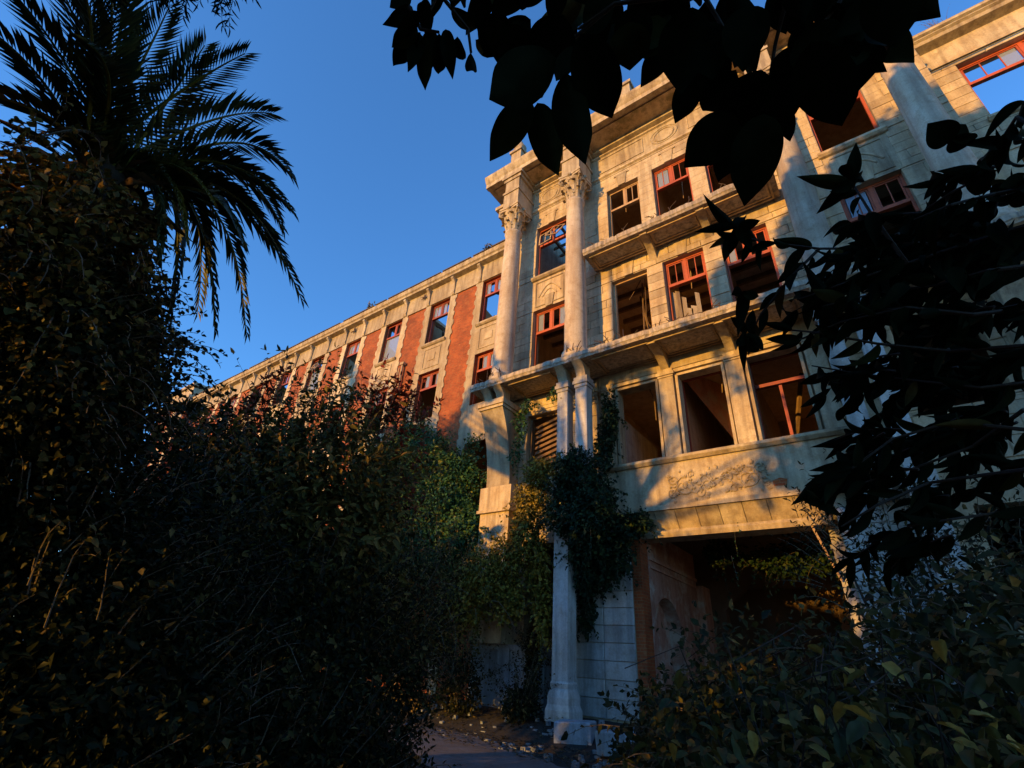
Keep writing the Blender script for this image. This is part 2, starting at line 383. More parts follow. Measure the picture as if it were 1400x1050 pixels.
# side return, back and inner structure
for x in (XL, XR - 0.45): part(MB().box(x, x + 0.45, YM + 0.5, YW + 8, 0, 22.7), 'side_wall', 'stone')
part(MB().box(XL, XR, 20.0, 20.4, 5.5, 22.7), 'back_wall', 'plaster')
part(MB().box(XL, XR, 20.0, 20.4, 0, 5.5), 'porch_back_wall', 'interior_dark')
for y0, z0, z1 in ((YM + 0.5, 15.3, 15.6), (YM + 0.5, 10.45, 10.78), (14.6, 5.75, 6.0)): part(MB().box(XL + 0.45, XR - 0.45, y0, 20.0, z0, z1), 'floor_slab', 'plaster')
part(MB().box(-7.1, XR - 0.45, YM + 0.5, 20.0, 21.4, 21.7), 'upper_ceiling', 'plaster')
for x in (-7.15, -4.35, -2.34, 0.45):
    for z0, z1 in ((6.0, 10.45), (10.78, 15.3), (15.6, 21.4)): part(MB().box(x, x + 0.16, YM + 0.5, 20.0, z0, z1), 'partition_wall', 'plaster')
part(MB().box(-6.38, -6.22, YM + 0.5, 17.5, 6.0, 9.2), 'partition_wall', 'pillar')
for k in range(9): part(MB().box(XL + 0.5, -7.2, YM + 0.7 + k * 0.62, YM + 0.78 + k * 0.62, 21.45, 21.6), 'rafter', 'wood')
for k in range(5): part(MB().box(XL + 0.9 + k * 0.75, XL + 1.0 + k * 0.75, YM + 0.5, 20, 21.3, 21.45), 'rafter', 'wood')
# fallen timbers and ceiling joists glimpsed through the openings
for (x, y0, z0, x2, y2, z2, r) in ((-5.7, 14.6, 11.4, -4.7, 16.0, 15.1, 0.05), (-5.2, 14.3, 11.2, -5.3, 14.9, 15.2, 0.03), (-4.9, 14.5, 11.6, -5.6, 15.4, 15.0, 0.045), (-5.5, 15.2, 13.4, -4.5, 15.4, 13.2, 0.06), (-5.6, 14.2, 14.0, -5.1, 14.5, 15.2, 0.015), (-5.0, 14.2, 13.0, -4.95, 14.3, 15.2, 0.012), (-3.9, 15.5, 6.2, -2.7, 17.5, 10.3, 0.12), (-1.7, 15, 6.2, -0.8, 16.2, 10.3, 0.07)):
    part(MB().tube([(x, y0, z0), ((x + x2) / 2, (y0 + y2) / 2, (z0 + z2) / 2 - 0.03), (x2, y2, z2)], r, seg=4), 'fallen_timber', 'wood')
for zc in (15.3,):
    for k in range(7): part(MB().box(XL + 0.5, XR - 0.5, 14.4 + k * 0.8, 14.52 + k * 0.8, zc - 0.2, zc - 0.003), 'ceiling_joist', 'wood')
q = MB().add([(-4.1, 14.15, 10.3), (-2.4, 17.4, 7.0), (-2.4, 17.4, 10.4), (-4.1, 14.15, 10.42), (-4.1, 14.3, 10.3), (-2.4, 17.55, 7.0), (-2.4, 17.55, 10.4), (-4.1, 14.3, 10.42)],
             [(0, 1, 2, 3), (7, 6, 5, 4), (0, 4, 5, 1), (1, 5, 6, 2), (2, 6, 7, 3), (3, 7, 4, 0)])
part(q, 'collapsed_partition', 'redplaster')
for (a_, b_) in (((-5.3, 14.4, 10.4), (-5.1, 14.5, 8.9)), ((-4.8, 15.0, 10.4), (-4.9, 15.1, 9.2)), ((-3.0, 14.3, 10.4), (-2.9, 14.4, 9.3)), ((-3.4, 14.2, 15.2), (-3.3, 14.3, 13.6)), ((-5.7, 14.2, 21.3), (-5.5, 14.3, 18.9)), ((-3.2, 14.3, 21.3), (-3.1, 14.4, 18.3)), ((-8.6, 14.2, 15.2), (-8.4, 14.5, 12.9))):
    m_ = Vector(a_).lerp(Vector(b_), 0.5) + Vector((0.12, 0, 0)); part(MB().tube([a_, m_, b_], 0.025, 0.012, seg=4), 'hanging_lath', 'palewood')
# boarded opening in the middle bay
for k in range(6):
    x = -3.90 + k * 0.155 + random.uniform(-.01, .01); zt = 13.3 - random.uniform(0, 0.9) * (k > 1)
    part(MB().polyy([(x, 10.85), (x + 0.14, 10.85), (x + 0.14 + random.uniform(-.03, .03), zt), (x + random.uniform(-.03, .03), zt + 0.1)], YM + 0.38, YM + 0.42), 'board', 'greywood')

# ------------------------------------------------------------------ windows
def frame_mb(x0, x1, z0, z1, y, t=0.07, d=0.09):
    return MB().box(x0, x0 + t, y, y + d, z0, z1).box(x1 - t, x1, y, y + d, z0, z1).box(x0 + t, x1 - t, y, y + d, z1 - t, z1).box(x0 + t, x1 - t, y, y + d, z0, z0 + t)
def window(x0, x1, z0, z1, y, style='full', mat='redwood', lower=None, bars=1):
    h = z1 - z0; w = x1 - x0; zt = z1 - 0.34 * h; t = 0.075; y = y + 0.20
    fr = MB().box(x0, x0 + t, y, y + 0.1, z0, z1).box(x1 - t, x1, y, y + 0.1, z0, z1).box(x0 + t, x1 - t, y, y + 0.1, z1 - t, z1)
    if style != 'bare':
        fr.box(x0 + t, x1 - t, y - 0.02, y + 0.12, zt, zt + 0.10)
    if style in ('full', 'hang', 'one'):
        fr.box((x0 + x1) / 2 - 0.055, (x0 + x1) / 2 + 0.055, y + 0.003, y + 0.097, zt + 0.10, z1 - t)
    wd = part(fr, 'window', mat)
    if style in ('full', 'hang', 'one'):
        xm = (x0 + x1) / 2
        for i, (a, b) in enumerate(((x0 + t + .01, xm - .06), (xm + .06, x1 - t - .01))):
            if style == 'one' and i == 0: continue
            f = frame_mb(a, b, zt + 0.11, z1 - t - 0.01, y + 0.02, 0.045, 0.05)
            for k in range(bars):
                xc = a + (b - a) * (k + 1) / (bars + 1); f.box(xc - 0.014, xc + 0.014, y + 0.03, y + 0.06, zt + 0.15, z1 - t - 0.055)
            if style == 'hang':
                cx = a if i == 0 else b; ang = 0.12 if i == 0 else -0.28
                f.v = [(cx + (vx - cx) * math.cos(ang) - (vz - z1) * math.sin(ang), vy - 0.10 - (z1 - vz) * (0.25 + 0.2 * i), z1 - 0.32 + (vx - cx) * math.sin(ang) + (vz - z1) * math.cos(ang)) for vx, vy, vz in f.v]
            s = part(f, 'sash', 'palewood' if style == 'hang' else mat, parent=wd)
            if style == 'full':
                edges = [a + 0.05] + [a + (b - a) * (k + 1) / (bars + 1) for k in range(bars)] + [b - 0.05]
                for k in range(bars + 1):
                    if random.random() < (0.75 if y > 14.5 else 0.2):
                        part(MB().box(edges[k] + 0.02, edges[k + 1] - 0.02, y + 0.042, y + 0.047, zt + 0.16, z1 - t - 0.06), 'pane', 'glass', parent=wd)
    if lower == 'glass':
        part(MB().box(x0 + t + .01, x1 - t - .01, y + 0.042, y + 0.047, z0 + 0.02, zt - 0.01), 'pane', 'glass', parent=wd)
    return wd
window(*CW[0], *F3, YM, 'one', 'palewood')
window(*CW[1], *F3, YM, 'full', 'orangewood')
window(*CW[2], *F3, YM, 'full', 'orangewood')
window(*CW[0], *F2, YM, 'bare', 'palewood')
window(*CW[1], *F2, YM, 'full', 'orangewood')
window(*CW[2], *F2, YM, 'full', 'orangewood')
window(*AB, 16.4, 19.5, YM, 'hang', 'orangewood')
window(*AB, 11.3, 14.6, YM, 'full', 'orangewood')
window(*AB, 7.2, 9.65, YM, 'bare', 'wood')
window(*CD, 16.4, 19.5, YM, 'full', 'orangewood')
window(*CD, 11.3, 14.6, YM, 'full', 'orangewood')
window(*CW[1], 7.1, 9.8, YM + 0.16, 'bare', 'redwood')
wd_ = window(*CW[2], 7.1, 9.8, YM + 0.16, 'sill', 'redwood')
part(MB().box(-1.30, -1.22, YM + 0.38, YM + 0.46, 7.1, 8.85), 'mullion', 'redwood', parent=wd_)
# splintered shutter in the opening behind the ivy
for k in range(9):
    z = 7.5 + k * 0.2
    part(MB().add([(-9.3, YM + 0.1, z), (-8.2, YM + 0.22, z + 0.35), (-8.2, YM + 0.25, z + 0.47), (-9.3, YM + 0.13, z + 0.12), (-9.3, YM + 0.14, z), (-8.2, YM + 0.26, z + 0.35), (-8.2, YM + 0.29, z + 0.47), (-9.3, YM + 0.17, z + 0.12)],
                  [(0, 1, 2, 3), (7, 6, 5, 4), (0, 4, 5, 1), (1, 5, 6, 2), (2, 6, 7, 3), (3, 7, 4, 0)]), 'shutter_slat', 'wood')

# window sills, keystones, panels between windows
def sill(x0, x1, z, y, d=0.14):
    return MB().profx([(y, z), (y - d, z), (y - d, z - 0.09), (y - d * 0.5, z - 0.16), (y, z - 0.18)], x0 - 0.12, x1 + 0.12)
for a, b in (AB, CD):
    part(sill(a, b, 16.4, YM), 'window_sill', 'trim')
    pn = MB().box(a - 0.05, b + 0.05, YM + 0.012, YM + 0.06, 14.6, 16.22)
    part(pn, 'spandrel', 'trim')
    part(frame_mb(a + 0.08, b - 0.08, 14.75, 16.1, YM - 0.018, 0.045, 0.028), 'panel_moulding', 'trim')
    arc = MB(); xc = (a + b) / 2
    arc.tube([(xc - 0.55 + 1.1 * k / 12, YM + 0.0, 15.25 + 0.55 * math.sin(math.pi * k / 12)) for k in range(13)], 0.035, seg=6)
    arc.tube([(xc - 0.36 + 0.72 * k / 10, YM + 0.0, 15.2 + 0.33 * math.sin(math.pi * k / 10)) for k in range(11)], 0.025, seg=6)
    part(arc, 'arched_moulding', 'trim')
for a, b in CW + [AB, CD]:
    for zt in ((14.57, 19.69) if (a, b) in CW else (14.6, 19.5)):
        xc = (a + b) / 2
        ks = MB().polyy([(xc - 0.16, zt + 0.01), (xc + 0.16, zt + 0.01), (xc + 0.24, zt + 0.62), (xc - 0.24, zt + 0.62)], YM - 0.035, YM + 0.02)
        if zt > 17: ks.box(xc - 0.34, xc + 0.34, YM - 0.045, YM + 0.02, zt + 0.62, zt + 0.72)
        part(ks, 'keystone', 'trim')

# frieze, ovals, top cornice
part(MB().box(XL - 0.02, XR + 0.02, YM - 0.02, YM + 0.03, 20.55, 22.7), 'frieze', 'trim')
def mould(z, d, h): return [(YM - 0.018, z), (YM - d, z + h * 0.35), (YM - d, z + h), (YM - 0.018, z + h)]
part(MB().profx(mould(20.62, 0.10, 0.14), XL, XR), 'string_course', 'trim')
part(MB().profx(mould(22.1, 0.10, 0.10), XL, XR).profx(mould(22.32, 0.22, 0.16), XL, XR), 'string_course', 'trim')
for xc in ((AB[0] + AB[1]) / 2 - 0.15, CX2 / 2, (CD[0] + CD[1]) / 2 + 0.15):
    o = MB()
    for rx, rz, r in ((0.42, 0.36, 0.035), (0.58, 0.47, 0.022)):
        pts = [(xc + rx * math.cos(2 * math.pi * k / 28), YM - 0.025, 21.47 + rz * math.sin(2 * math.pi * k / 28)) for k in range(29)]
        o.tube(pts, r, seg=6)
    part(o, 'oval_medallion', 'trim', smooth=True)
for a, b in ((XL + 1.4, -7.9), (-6.35, -4.2), (-2.3, -0.2), (1.3, XR - 1.4)):
    part(frame_mb(a, b, 21.0, 21.95, YM - 0.05, 0.03, 0.035), 'panel_moulding', 'trim')
YF = 12.12
corn = MB().profx([(YM, 22.66), (YF + 0.28, 22.66), (YF + 0.28, 22.60), (YF + 0.06, 22.60), (YF + 0.06, 22.84), (YF, 22.92), (YF - 0.10, 23.12), (YF - 0.12, 23.25), (YF + 0.5, 23.4), (YM, 23.4)], XL - 0.80, XR + 0.80)
cornice = part(corn, 'cornice', 'trim')
cs = MB().profx([(YM - 0.2, 22.655), (YF + 0.4, 22.655), (YF + 0.4, 22.60), (YM - 0.2, 22.56)], XL - 0.5, XR + 0.5)
part(cs, 'cornice_soffit', 'soffit', parent=cornice)
den = MB().profx([(YM - 0.02, 22.48), (YM - 0.28, 22.56), (YM - 0.28, 22.66), (YM - 0.02, 22.66)], XL, XR)
part(den, 'bed_moulding', 'trim', parent=cornice)
part(MB().box(XL - 0.8, XL, YM, YW + 1, 22.62, 23.4), 'cornice_return', 'trim', parent=cornice)
part(MB().box(XL - 0.62, XL + 0.1, YM - 0.35, YM + 0.4, 21.3, 21.75).box(XL - 0.75, XL + 0.1, YM - 0.5, YM + 0.4, 21.75, 21.95), 'side_string_course', 'trim')
# attic piers, railing and finials above the cornice
for x in (-10.35, -7.1, -4.45, mx(-4.45), mx(-7.1), mx(-10.35)):
    a = part(MB().box(x - 0.3, x + 0.3, 12.35, 12.95, 23.3, 24.5).box(x - 0.38, x + 0.38, 12.27, 13.03, 24.5, 24.68).box(x - 0.38, x + 0.38, 12.27, 13.03, 23.38, 23.52), 'attic_pier', 'trim')
    if abs(x - CX2 / 2) > 3: part(MB().lathe([(0.1, 24.68), (0.28, 24.85), (0.34, 25.1), (0.2, 25.35), (0.1, 25.42), (0.14, 25.55), (0.02, 25.75)], x, 12.65, 14), 'finial', 'trim', smooth=True, parent=a)
for x0, x1 in ((-10.05, -7.4), (-6.8, -4.75), (-4.15, mx(-4.15)), (mx(-4.75), mx(-6.8))):
    rl = MB().box(x0, x1, 12.62, 12.66, 24.25, 24.3).box(x0, x1, 12.62, 12.66, 23.5, 23.54)
    n = int((x1 - x0) / 0.16)
    for k in range(n):
        x = x0 + (k + 0.5) * (x1 - x0) / n
        rl.tube([(x + 0.06 * math.sin(t * 1.57 + k), 12.64, 23.52 + t * 0.105) for t in range(8)], 0.014, seg=4)
    part(rl, 'iron_railing', 'iron')

# ------------------------------------------------------------------ giant columns
def column_mb():
    sh = MB(); pr = [(0.52, 10.8), (0.52, 10.95), (0.46, 11.0), (0.50, 11.08), (0.44, 11.16), (0.415, 11.25)]
    for k in range(10):
        t = k / 9; pr.append((0.41 - 0.06 * t * t, 11.3 + t * 7.35))
    pr += [(0.40, 18.72), (0.40, 18.80), (0.345, 18.84)]
    sh.lathe(pr, 0, 0, 36); return sh
def capital_mb():
    c = MB(); c.lathe([(0.34, 18.82), (0.34, 19.3), (0.38, 19.7), (0.50, 20.05), (0.44, 20.06)], 0, 0, 24)
    for row, (zb, h, out, n, off) in enumerate(((18.85, 0.52, 0.17, 8, 0), (19.1, 0.70, 0.20, 8, 0.39))):
        for k in range(n):
            a = 2 * math.pi * k / n + off
            vs = []; fs = []
            for i in range(6):
                t = i / 5; z = zb + h * min(t * 1.12, 1.0) - (0.10 if i == 5 else 0); r = 0.355 + 0.05 * t + out * max(0, t - 0.55) / 0.45
                wd = 0.125 * (1 - 0.35 * t) * (1.15 if i % 2 else 0.85)
                for s in (-1, 0, 1):
                    aa = a + s * wd / r; rr = r + (0.025 if s == 0 else 0); vs.append((rr * math.cos(aa), rr * math.sin(aa), z))
            for i in range(5):
                for s in range(2): fs.append((i * 3 + s, i * 3 + s + 1, i * 3 + s + 4, i * 3 + s + 3))
            c.add(vs, fs)
    for k in range(4):
        a = math.pi / 4 + k * math.pi / 2; pts = []
        for i in range(16):
            th = i * 0.55; r = 0.15 * (1 - i / 17); pts.append(((0.50 + 0.12 + r * math.cos(th + 3.6)) * math.cos(a), (0.50 + 0.12 + r * math.cos(th + 3.6)) * math.sin(a), 19.93 + r * math.sin(th + 3.6)))
        c.tube([(0.38 * math.cos(a), 0.38 * math.sin(a), 19.45)] + pts, 0.045, 0.03, seg=6)
        a2 = k * math.pi / 2
        for s in (-1, 1):
            pts = [((0.46 + 0.0 * i) * math.cos(a2 + s * (0.16 - 0.11 * math.cos(i * 0.6) * (1 - i / 11))), 0.46 * math.sin(a2 + s * (0.16 - 0.11 * math.cos(i * 0.6) * (1 - i / 11))), 19.88 + 0.09 * math.sin(i * 0.6) * (1 - i / 11)) for i in range(10)]
            c.tube(pts, 0.022, seg=5)
        c.lathe([(0.02, 20.05), (0.09, 20.1), (0.09, 20.2), (0.02, 20.24)], 0.5 * math.cos(a2), 0.5 * math.sin(a2), 8)
    poly = []
    for k in range(4):
        a = math.pi / 4 + k * math.pi / 2
        for i in range(8):
            t = i / 7; b = a + t * math.pi / 2; r = 0.74 - 0.22 * math.sin(math.pi * t) if 0 < i < 7 else 0.74
            r = (0.52 / math.cos((t - 0.5) * math.pi / 2)) - 0.055 * math.sin(math.pi * t)
            if i < 7: poly.append((r * math.cos(b), r * math.sin(b)))
    n = len(poly)
    for z0, z1, s in ((20.06, 20.17, 0.97), (20.175, 20.29, 1.03)):
        c.add([(x * s, y * s, z0) for x, y in poly] + [(x * s, y * s, z1) for x, y in poly], [(i, (i + 1) % n, n + (i + 1) % n, n + i) for i in range(n)] + [tuple(range(n - 1, -1, -1)), tuple(range(n, 2 * n))])
    return c
COLX = [-10.34, -7.09, mx(-7.09), mx(-10.34)]
sh_me = column_mb().data('column', True); sh_me.materials.append(M['column'])
cp_me = capital_mb().data('capital', False); cp_me.materials.append(M['trim'])
for x in COLX:
    c = link(sh_me, 'column', BLD); c.location += Vector((x, YC, 0))
    k = link(cp_me, 'capital', c); k.location = (0, 0, 0)
    e = MB().box(x - 0.43, x + 0.43, YC - 0.43, YM - 0.02, 20.3, 21.35).box(x - 0.40, x + 0.40, YC - 0.40, YM - 0.02, 21.35, 22.2)
    e.box(x - 0.48, x + 0.48, YC - 0.48, YM - 0.03, 21.28, 21.42).box(x - 0.5, x + 0.5, YC - 0.45, YM - 0.03, 22.2, 22.4).box(x - 0.6, x + 0.6, YC - 0.52, YM - 0.03, 22.4, 22.6)
    part(e, 'entablature_block', 'trim')

# ------------------------------------------------------------------ balconies
def corbel(x, yf, yb, z, h, w=0.26):
    n = 8; prof = [(yb, z), (yf, z), (yf, z - 0.08)]
    for i in range(n + 1):
        t = i / n; prof.append((yf + 0.08 + (yb - yf - 0.08) * t ** 0.7, z - 0.08 - (h - 0.08) * t ** 1.8))
    return MB().profx(prof, x - w / 2, x + w / 2)
def jag_slab(x0, x1, yf, yb, z0, z1, seed, n=60):
    """slab with a broken, uneven outer lip"""
    r = random.Random(seed); b = MB(); vs = []; fs = []
    for i in range(n + 1):
        x = x0 + (x1 - x0) * i / n; j = r.uniform(-0.02, 0.02) + (0.05 if r.random() < 0.15 else 0); k = r.uniform(-0.03, 0.01)
        vs += [(x, yb, z0), (x, yf + 0.06, z0), (x, yf + j + 0.03, z0 + 0.07), (x, yf + j, z0 + 0.10), (x, yf + j * 0.5, z1 - 0.06 + k), (x, yf + 0.10 + j, z1 + k), (x, yb, z1)]
    m = 7
    for i in range(n):
        for q in range(m): fs.append((i * m + q, (i + 1) * m + q, (i + 1) * m + (q + 1) % m, i * m + (q + 1) % m))
    fs += [tuple(range(m)), tuple(range(n * m + m - 1, n * m - 1, -1))]
    return b.add(vs, fs)
def soffit_frames(x0, x1, yf, yb, z, cuts):
    b = MB(); xs = [x0] + cuts + [x1]
    for a, c in zip(xs, xs[1:]):
        f = 0.12
        for k, dz in ((0.10, 0.06), (0.20, 0.03)):
            b.box(a + k, c - k, yf + k + .12, yf + k + .12 + 0.06, z - dz, z - 0.002).box(a + k, c - k, yb - k - 0.06, yb - k, z - dz, z - 0.002)
            b.box(a + k, a + k + 0.06, yf + k + .181, yb - k - 0.061, z - dz, z - 0.002).box(c - k - 0.06, c - k, yf + k + .181, yb - k - 0.061, z - dz, z - 0.002)
    return b
ups = part(jag_slab(-6.62, mx(-6.62), 12.38, YM - 0.001, 15.36, 15.72, 3), 'balcony', 'slab')
part(soffit_frames(-6.55, mx(-6.55), 12.38, YM, 15.36, [-4.28, -2.27]), 'coffer_moulding', 'soffit', parent=ups)
for x in (-4.28, -2.27): part(corbel(x, 12.55, YM - 0.002, 15.355, 0.55), 'corbel', 'trim', parent=ups)
los = part(jag_slab(-11.32, mx(-11.32), 12.02, YM - 0.001, 10.48, 10.80, 5, 120), 'balcony', 'slab')
part(soffit_frames(-6.4, mx(-6.4), 12.05, YM, 10.48, [-4.28, -2.27]), 'coffer_moulding', 'soffit', parent=los)
part(soffit_frames(-9.8, -7.8, 12.05, YM, 10.48, []), 'coffer_moulding', 'soffit', parent=los)
for x in (-4.28, -2.27): part(corbel(x, 12.3, YM - 0.002, 10.475, 0.5), 'corbel', 'trim', parent=los)
# rusted stumps and curls of the lost railing
st = MB(); r_ = random.Random(2)
for (xa, xb, z, yf, n) in ((-11.1, -9.9, 10.8, 12.18, 9), (-7.6, -6.7, 10.8, 12.2, 7), (-5.9, -2.0, 10.8, 12.2, 22), (-6.3, -0.3, 15.72, 12.5, 16)):
    for k in range(n):
        x = r_.uniform(xa, xb); h = r_.uniform(0.08, 0.35) if xa > -7 else r_.uniform(0.15, 0.5); a = r_.uniform(-0.25, 0.25)
        st.tube([(x, yf, z - 0.05), (x + a * 0.4, yf - 0.03, z + h * 0.6), (x + a + r_.uniform(-.1, .1), yf - 0.06, z + h)], 0.014, seg=4)
for (xa, xb, z) in ((-5.6, -2.6, 10.84), (-5.5, -2.7, 10.9), (-6.2, -1.5, 15.76)):
    st.tube([(xa + (xb - xa) * k / 8, 12.25 + r_.uniform(-.03, .03) + (0.3 if z > 15 else 0), z + r_.uniform(-.03, .05)) for k in range(9)], 0.022, seg=4)
part(st, 'rusted_railing_stump', 'iron', parent=los)

# ------------------------------------------------------------------ supports under the long balcony
def console(x, w, yb=12.42, yf=12.08, z0=10.0, z1=10.475):
    prof = [(yb + 0.34, z0), (yb, z0)] + [(yb - (yb - yf) * (i / 6) ** 2, z0 + (z1 - z0) * (i / 6) ** 0.9) for i in range(1, 7)] + [(yb + 0.34, z1)]
    return MB().profx(prof, x - w / 2, x + w / 2)
for side in (0, 1):
    X = (lambda v: mx(v)) if side else (lambda v: v)
    def bx(mb, x0, x1, *a):
        a0, a1 = sorted((X(x0), X(x1))); mb.box(a0, a1, *a)
    for xa, xb in ((-7.66, -7.28), (-6.98, -6.57)):
        q = MB(); bx(q, xa, xb, 12.42, 12.80, 5.6, 9.62)
        post = part(q, 'post', 'pillar')
        q = MB(); bx(q, xa - .03, xb + .03, 12.39, 12.83, 9.62, 9.74); bx(q, xa - .07, xb + .07, 12.35, 12.87, 9.74, 9.86); bx(q, xa - .04, xb + .04, 12.38, 12.84, 9.86, 10.0)
        part(q, 'post_cap', 'pillar', parent=post)
        part(console(X((xa + xb) / 2), 0.34), 'console', 'trim', parent=post)
    q = MB(); bx(q, -7.75, -6.5, 12.36, YM, 5.25, 5.6); part(q, 'tie_beam', 'pillar')
    # lower pillar with its spreading foot
    q = MB(); xa, xb = sorted((X(-7.68), X(-7.22)))
    q.box(xa, xb, 12.40, 12.86, 1.30, 5.25)
    lp = part(q, 'pillar', 'pillar')
    q = MB(); ring = [(0.0, 1.30), (0.03, 1.25), (0.01, 1.14), (0.04, 1.08), (0.075, 0.95), (0.07, 0.80), (0.11, 0.68), (0.11, 0.45)]
    vs = []; fs = []
    for o_, z in ring: vs += [(xa - o_, 12.40 - o_, z), (xb + o_, 12.40 - o_, z), (xb + o_, 12.86 + o_, z), (xa - o_, 12.86 + o_, z)]
    for i in range(len(ring) - 1):
        for k in range(4): fs.append((i * 4 + k, i * 4 + (k + 1) % 4, (i + 1) * 4 + (k + 1) % 4, (i + 1) * 4 + k))
    fs.append((0, 1, 2, 3)); q.add(vs, [tuple(reversed(f)) for f in fs]); part(q, 'pillar_foot', 'pillar', parent=lp)
    # loose cap with a small point, left hanging where a second pillar stood
    xc = X(-6.72); q = MB().box(xc - 0.24, xc + 0.24, 12.38, 12.86, 5.12, 5.22).box(xc - 0.30, xc + 0.30, 12.32, 12.92, 5.22, 5.32).box(xc - 0.34, xc + 0.34, 12.28, 12.96, 5.32, 5.40)
    q.lathe([(0.2, 5.40), (0.1, 5.55), (0.06, 5.7), (0.01, 5.85)], xc, 12.5, 8); part(q, 'pillar_cap', 'pillar', parent=lp)
    # sweeping bracket under the end column
    prof = [(YM, 6.9), (13.0, 6.9)]
    for i in range(1, 13):
        t = i / 12; prof.append((13.0 - 0.70 * t ** 2.1, 6.9 + 2.75 * t))
    prof += [(YM, 9.65)]
    xa, xb = sorted((X(-10.9), X(-9.9)))
    br = part(MB().profx(prof, xa, xb), 'bracket', 'trim')
    q = MB(); bx(q, -10.95, -9.85, 12.25, YM, 9.65, 9.76); bx(q, -11.0, -9.8, 12.20, YM, 9.76, 9.9); bx(q, -10.96, -9.84, 12.24, YM, 9.9, 10.0); part(q, 'bracket_cap', 'trim', parent=br)
    for xq in (-10.68, -10.12): part(console(X(xq), 0.34), 'console', 'trim', parent=br)
    q = MB(); bx(q, -11.05, -9.72, 12.88, YM, 6.1, 6.897); bx(q, -11.1, -9.67, 12.83, YM, 6.0, 6.1); bx(q, -11.0, -9.78, 12.93, YM, 2.1, 6.0); part(q, 'bracket_pier', 'trim')

# ------------------------------------------------------------------ first-floor bay above the porch
XA, XB = -6.62, mx(-6.62)
ap = part(MB().box(XA, XB, 13.36, YM + 0.02, 5.69, 6.93), 'apron', 'trim')
part(MB().profx([(YM, 6.90), (13.30, 6.90), (13.22, 6.98), (13.22, 7.05), (13.32, 7.10), (YM, 7.10)], XA - 0.02, XB + 0.02), 'window_sill', 'trim')
part(MB().box(XA - 0.01, XB + 0.01, 13.30, YM, 5.56, 5.687), 'apron_lip', 'trim', parent=ap)
# scrolling foliage relief
rf = MB(); r_ = random.Random(11)
def spiral(cx, cz, r, turns, a0, s=1, th=0.022):
    pts = []
    for i in range(26):
        t = i / 25; rr = r * (1 - 0.85 * t); a = a0 + s * turns * 2 * math.pi * t
        pts.append((cx + rr * math.cos(a), 13.352, cz + rr * math.sin(a)))
    rf.tube(pts, th, th * 0.6, seg=5)
xm = CX2 / 2 + 0.05
for s in (-1, 1):
    spiral(xm + s * 0.80, 6.16, 0.30, 1.5, 1.5 if s > 0 else 1.64, -s, 0.032); spiral(xm + s * 0.26, 6.28, 0.18, 1.3, -1.2, s, 0.026); spiral(xm + s * 1.14, 6.38, 0.15, 1.4, 3.0, -s, 0.024)
    spiral(xm + s * 0.45, 5.93, 0.14, 1.2, 0.4, s, 0.022); spiral(xm + s * 1.18, 5.98, 0.14, 1.2, 2.0, -s, 0.022); spiral(xm + s * 0.62, 6.48, 0.11, 1.2, 4.0, s, 0.018)
    rf.tube([(xm + s * (0.05 + 1.2 * k / 12), 13.352, 6.1 + 0.17 * math.sin(k * 0.9)) for k in range(13)], 0.028, 0.014, seg=5)
    for k in range(26):
        x = xm + s * r_.uniform(0.02, 1.28); z = r_.uniform(5.84, 6.55); a = r_.uniform(0, 6.28); l = r_.uniform(0.08, 0.16)
        rf.tube([(x, 13.355, z), (x + l * 0.5 * math.cos(a), 13.335, z + l * 0.5 * math.sin(a)), (x + l * math.cos(a + 0.5), 13.355, z + l * math.sin(a + 0.5))], 0.030, 0.012, seg=5)
for s in (-1, 1):
    for k in range(18):
        x = xm + s * r_.uniform(0.03, 1.3); z = r_.uniform(5.80, 6.58); a = r_.uniform(0, 6.28); l = r_.uniform(0.09, 0.17); w_ = l * 0.34; ca, sa = math.cos(a), math.sin(a)
        def P_(u, v, d): return (x + u * ca - v * sa, 13.36 - d, z + u * sa + v * ca)
        rf.add([P_(0, 0, 0), P_(l * .4, w_, 0.012), P_(l * .45, 0, 0.05), P_(l * .4, -w_, 0.012), P_(l, 0, 0.02), P_(l * .75, w_ * .8, 0.02), P_(l * .75, -w_ * .8, 0.02)], [(0, 3, 2), (0, 2, 1), (1, 2, 5), (2, 3, 6), (2, 4, 5), (2, 6, 4)])
part(rf, 'scroll_relief', 'trim', parent=ap)
part(MB().polyy([(-1.86, 5.86), (-1.58, 5.84), (-1.54, 6.0), (-1.7, 6.05), (-1.88, 6.0)], 13.352, 13.37), 'exposed_brick', 'brick', parent=ap)
# pilasters and casings between the bay openings
for x in (-6.31, -4.28, -2.27, -0.24):
    q = MB().box(x - 0.23, x + 0.23, 13.36, YM + 0.02, 7.10, 9.72); pl = part(q, 'pilaster', 'trim')
    part(MB().box(x - 0.25, x + 0.25, 13.33, YM, 9.72, 9.78).box(x - 0.29, x + 0.29, 13.29, YM, 9.78, 9.88).box(x - 0.24, x + 0.24, 13.35, YM, 9.88, 10.02), 'pilaster_cap', 'trim', parent=pl)
for a, b in CW:
    part(MB().box(a - 0.02, a + 0.06, 13.42, YM + 0.3, 7.1, 9.8).box(b - 0.06, b + 0.02, 13.42, YM + 0.3, 7.1, 9.8).box(a + 0.06, b - 0.06, 13.42, YM + 0.3, 9.72, 9.80), 'window_casing', 'trim')
    part(MB().box(a - 0.06, b + 0.06, 13.40, YM, 9.86, 9.98), 'lintel_moulding', 'trim')
part(MB().box(XA, XB, 13.44, YM + 0.02, 10.03, 10.477), 'lintel_band', 'trim')
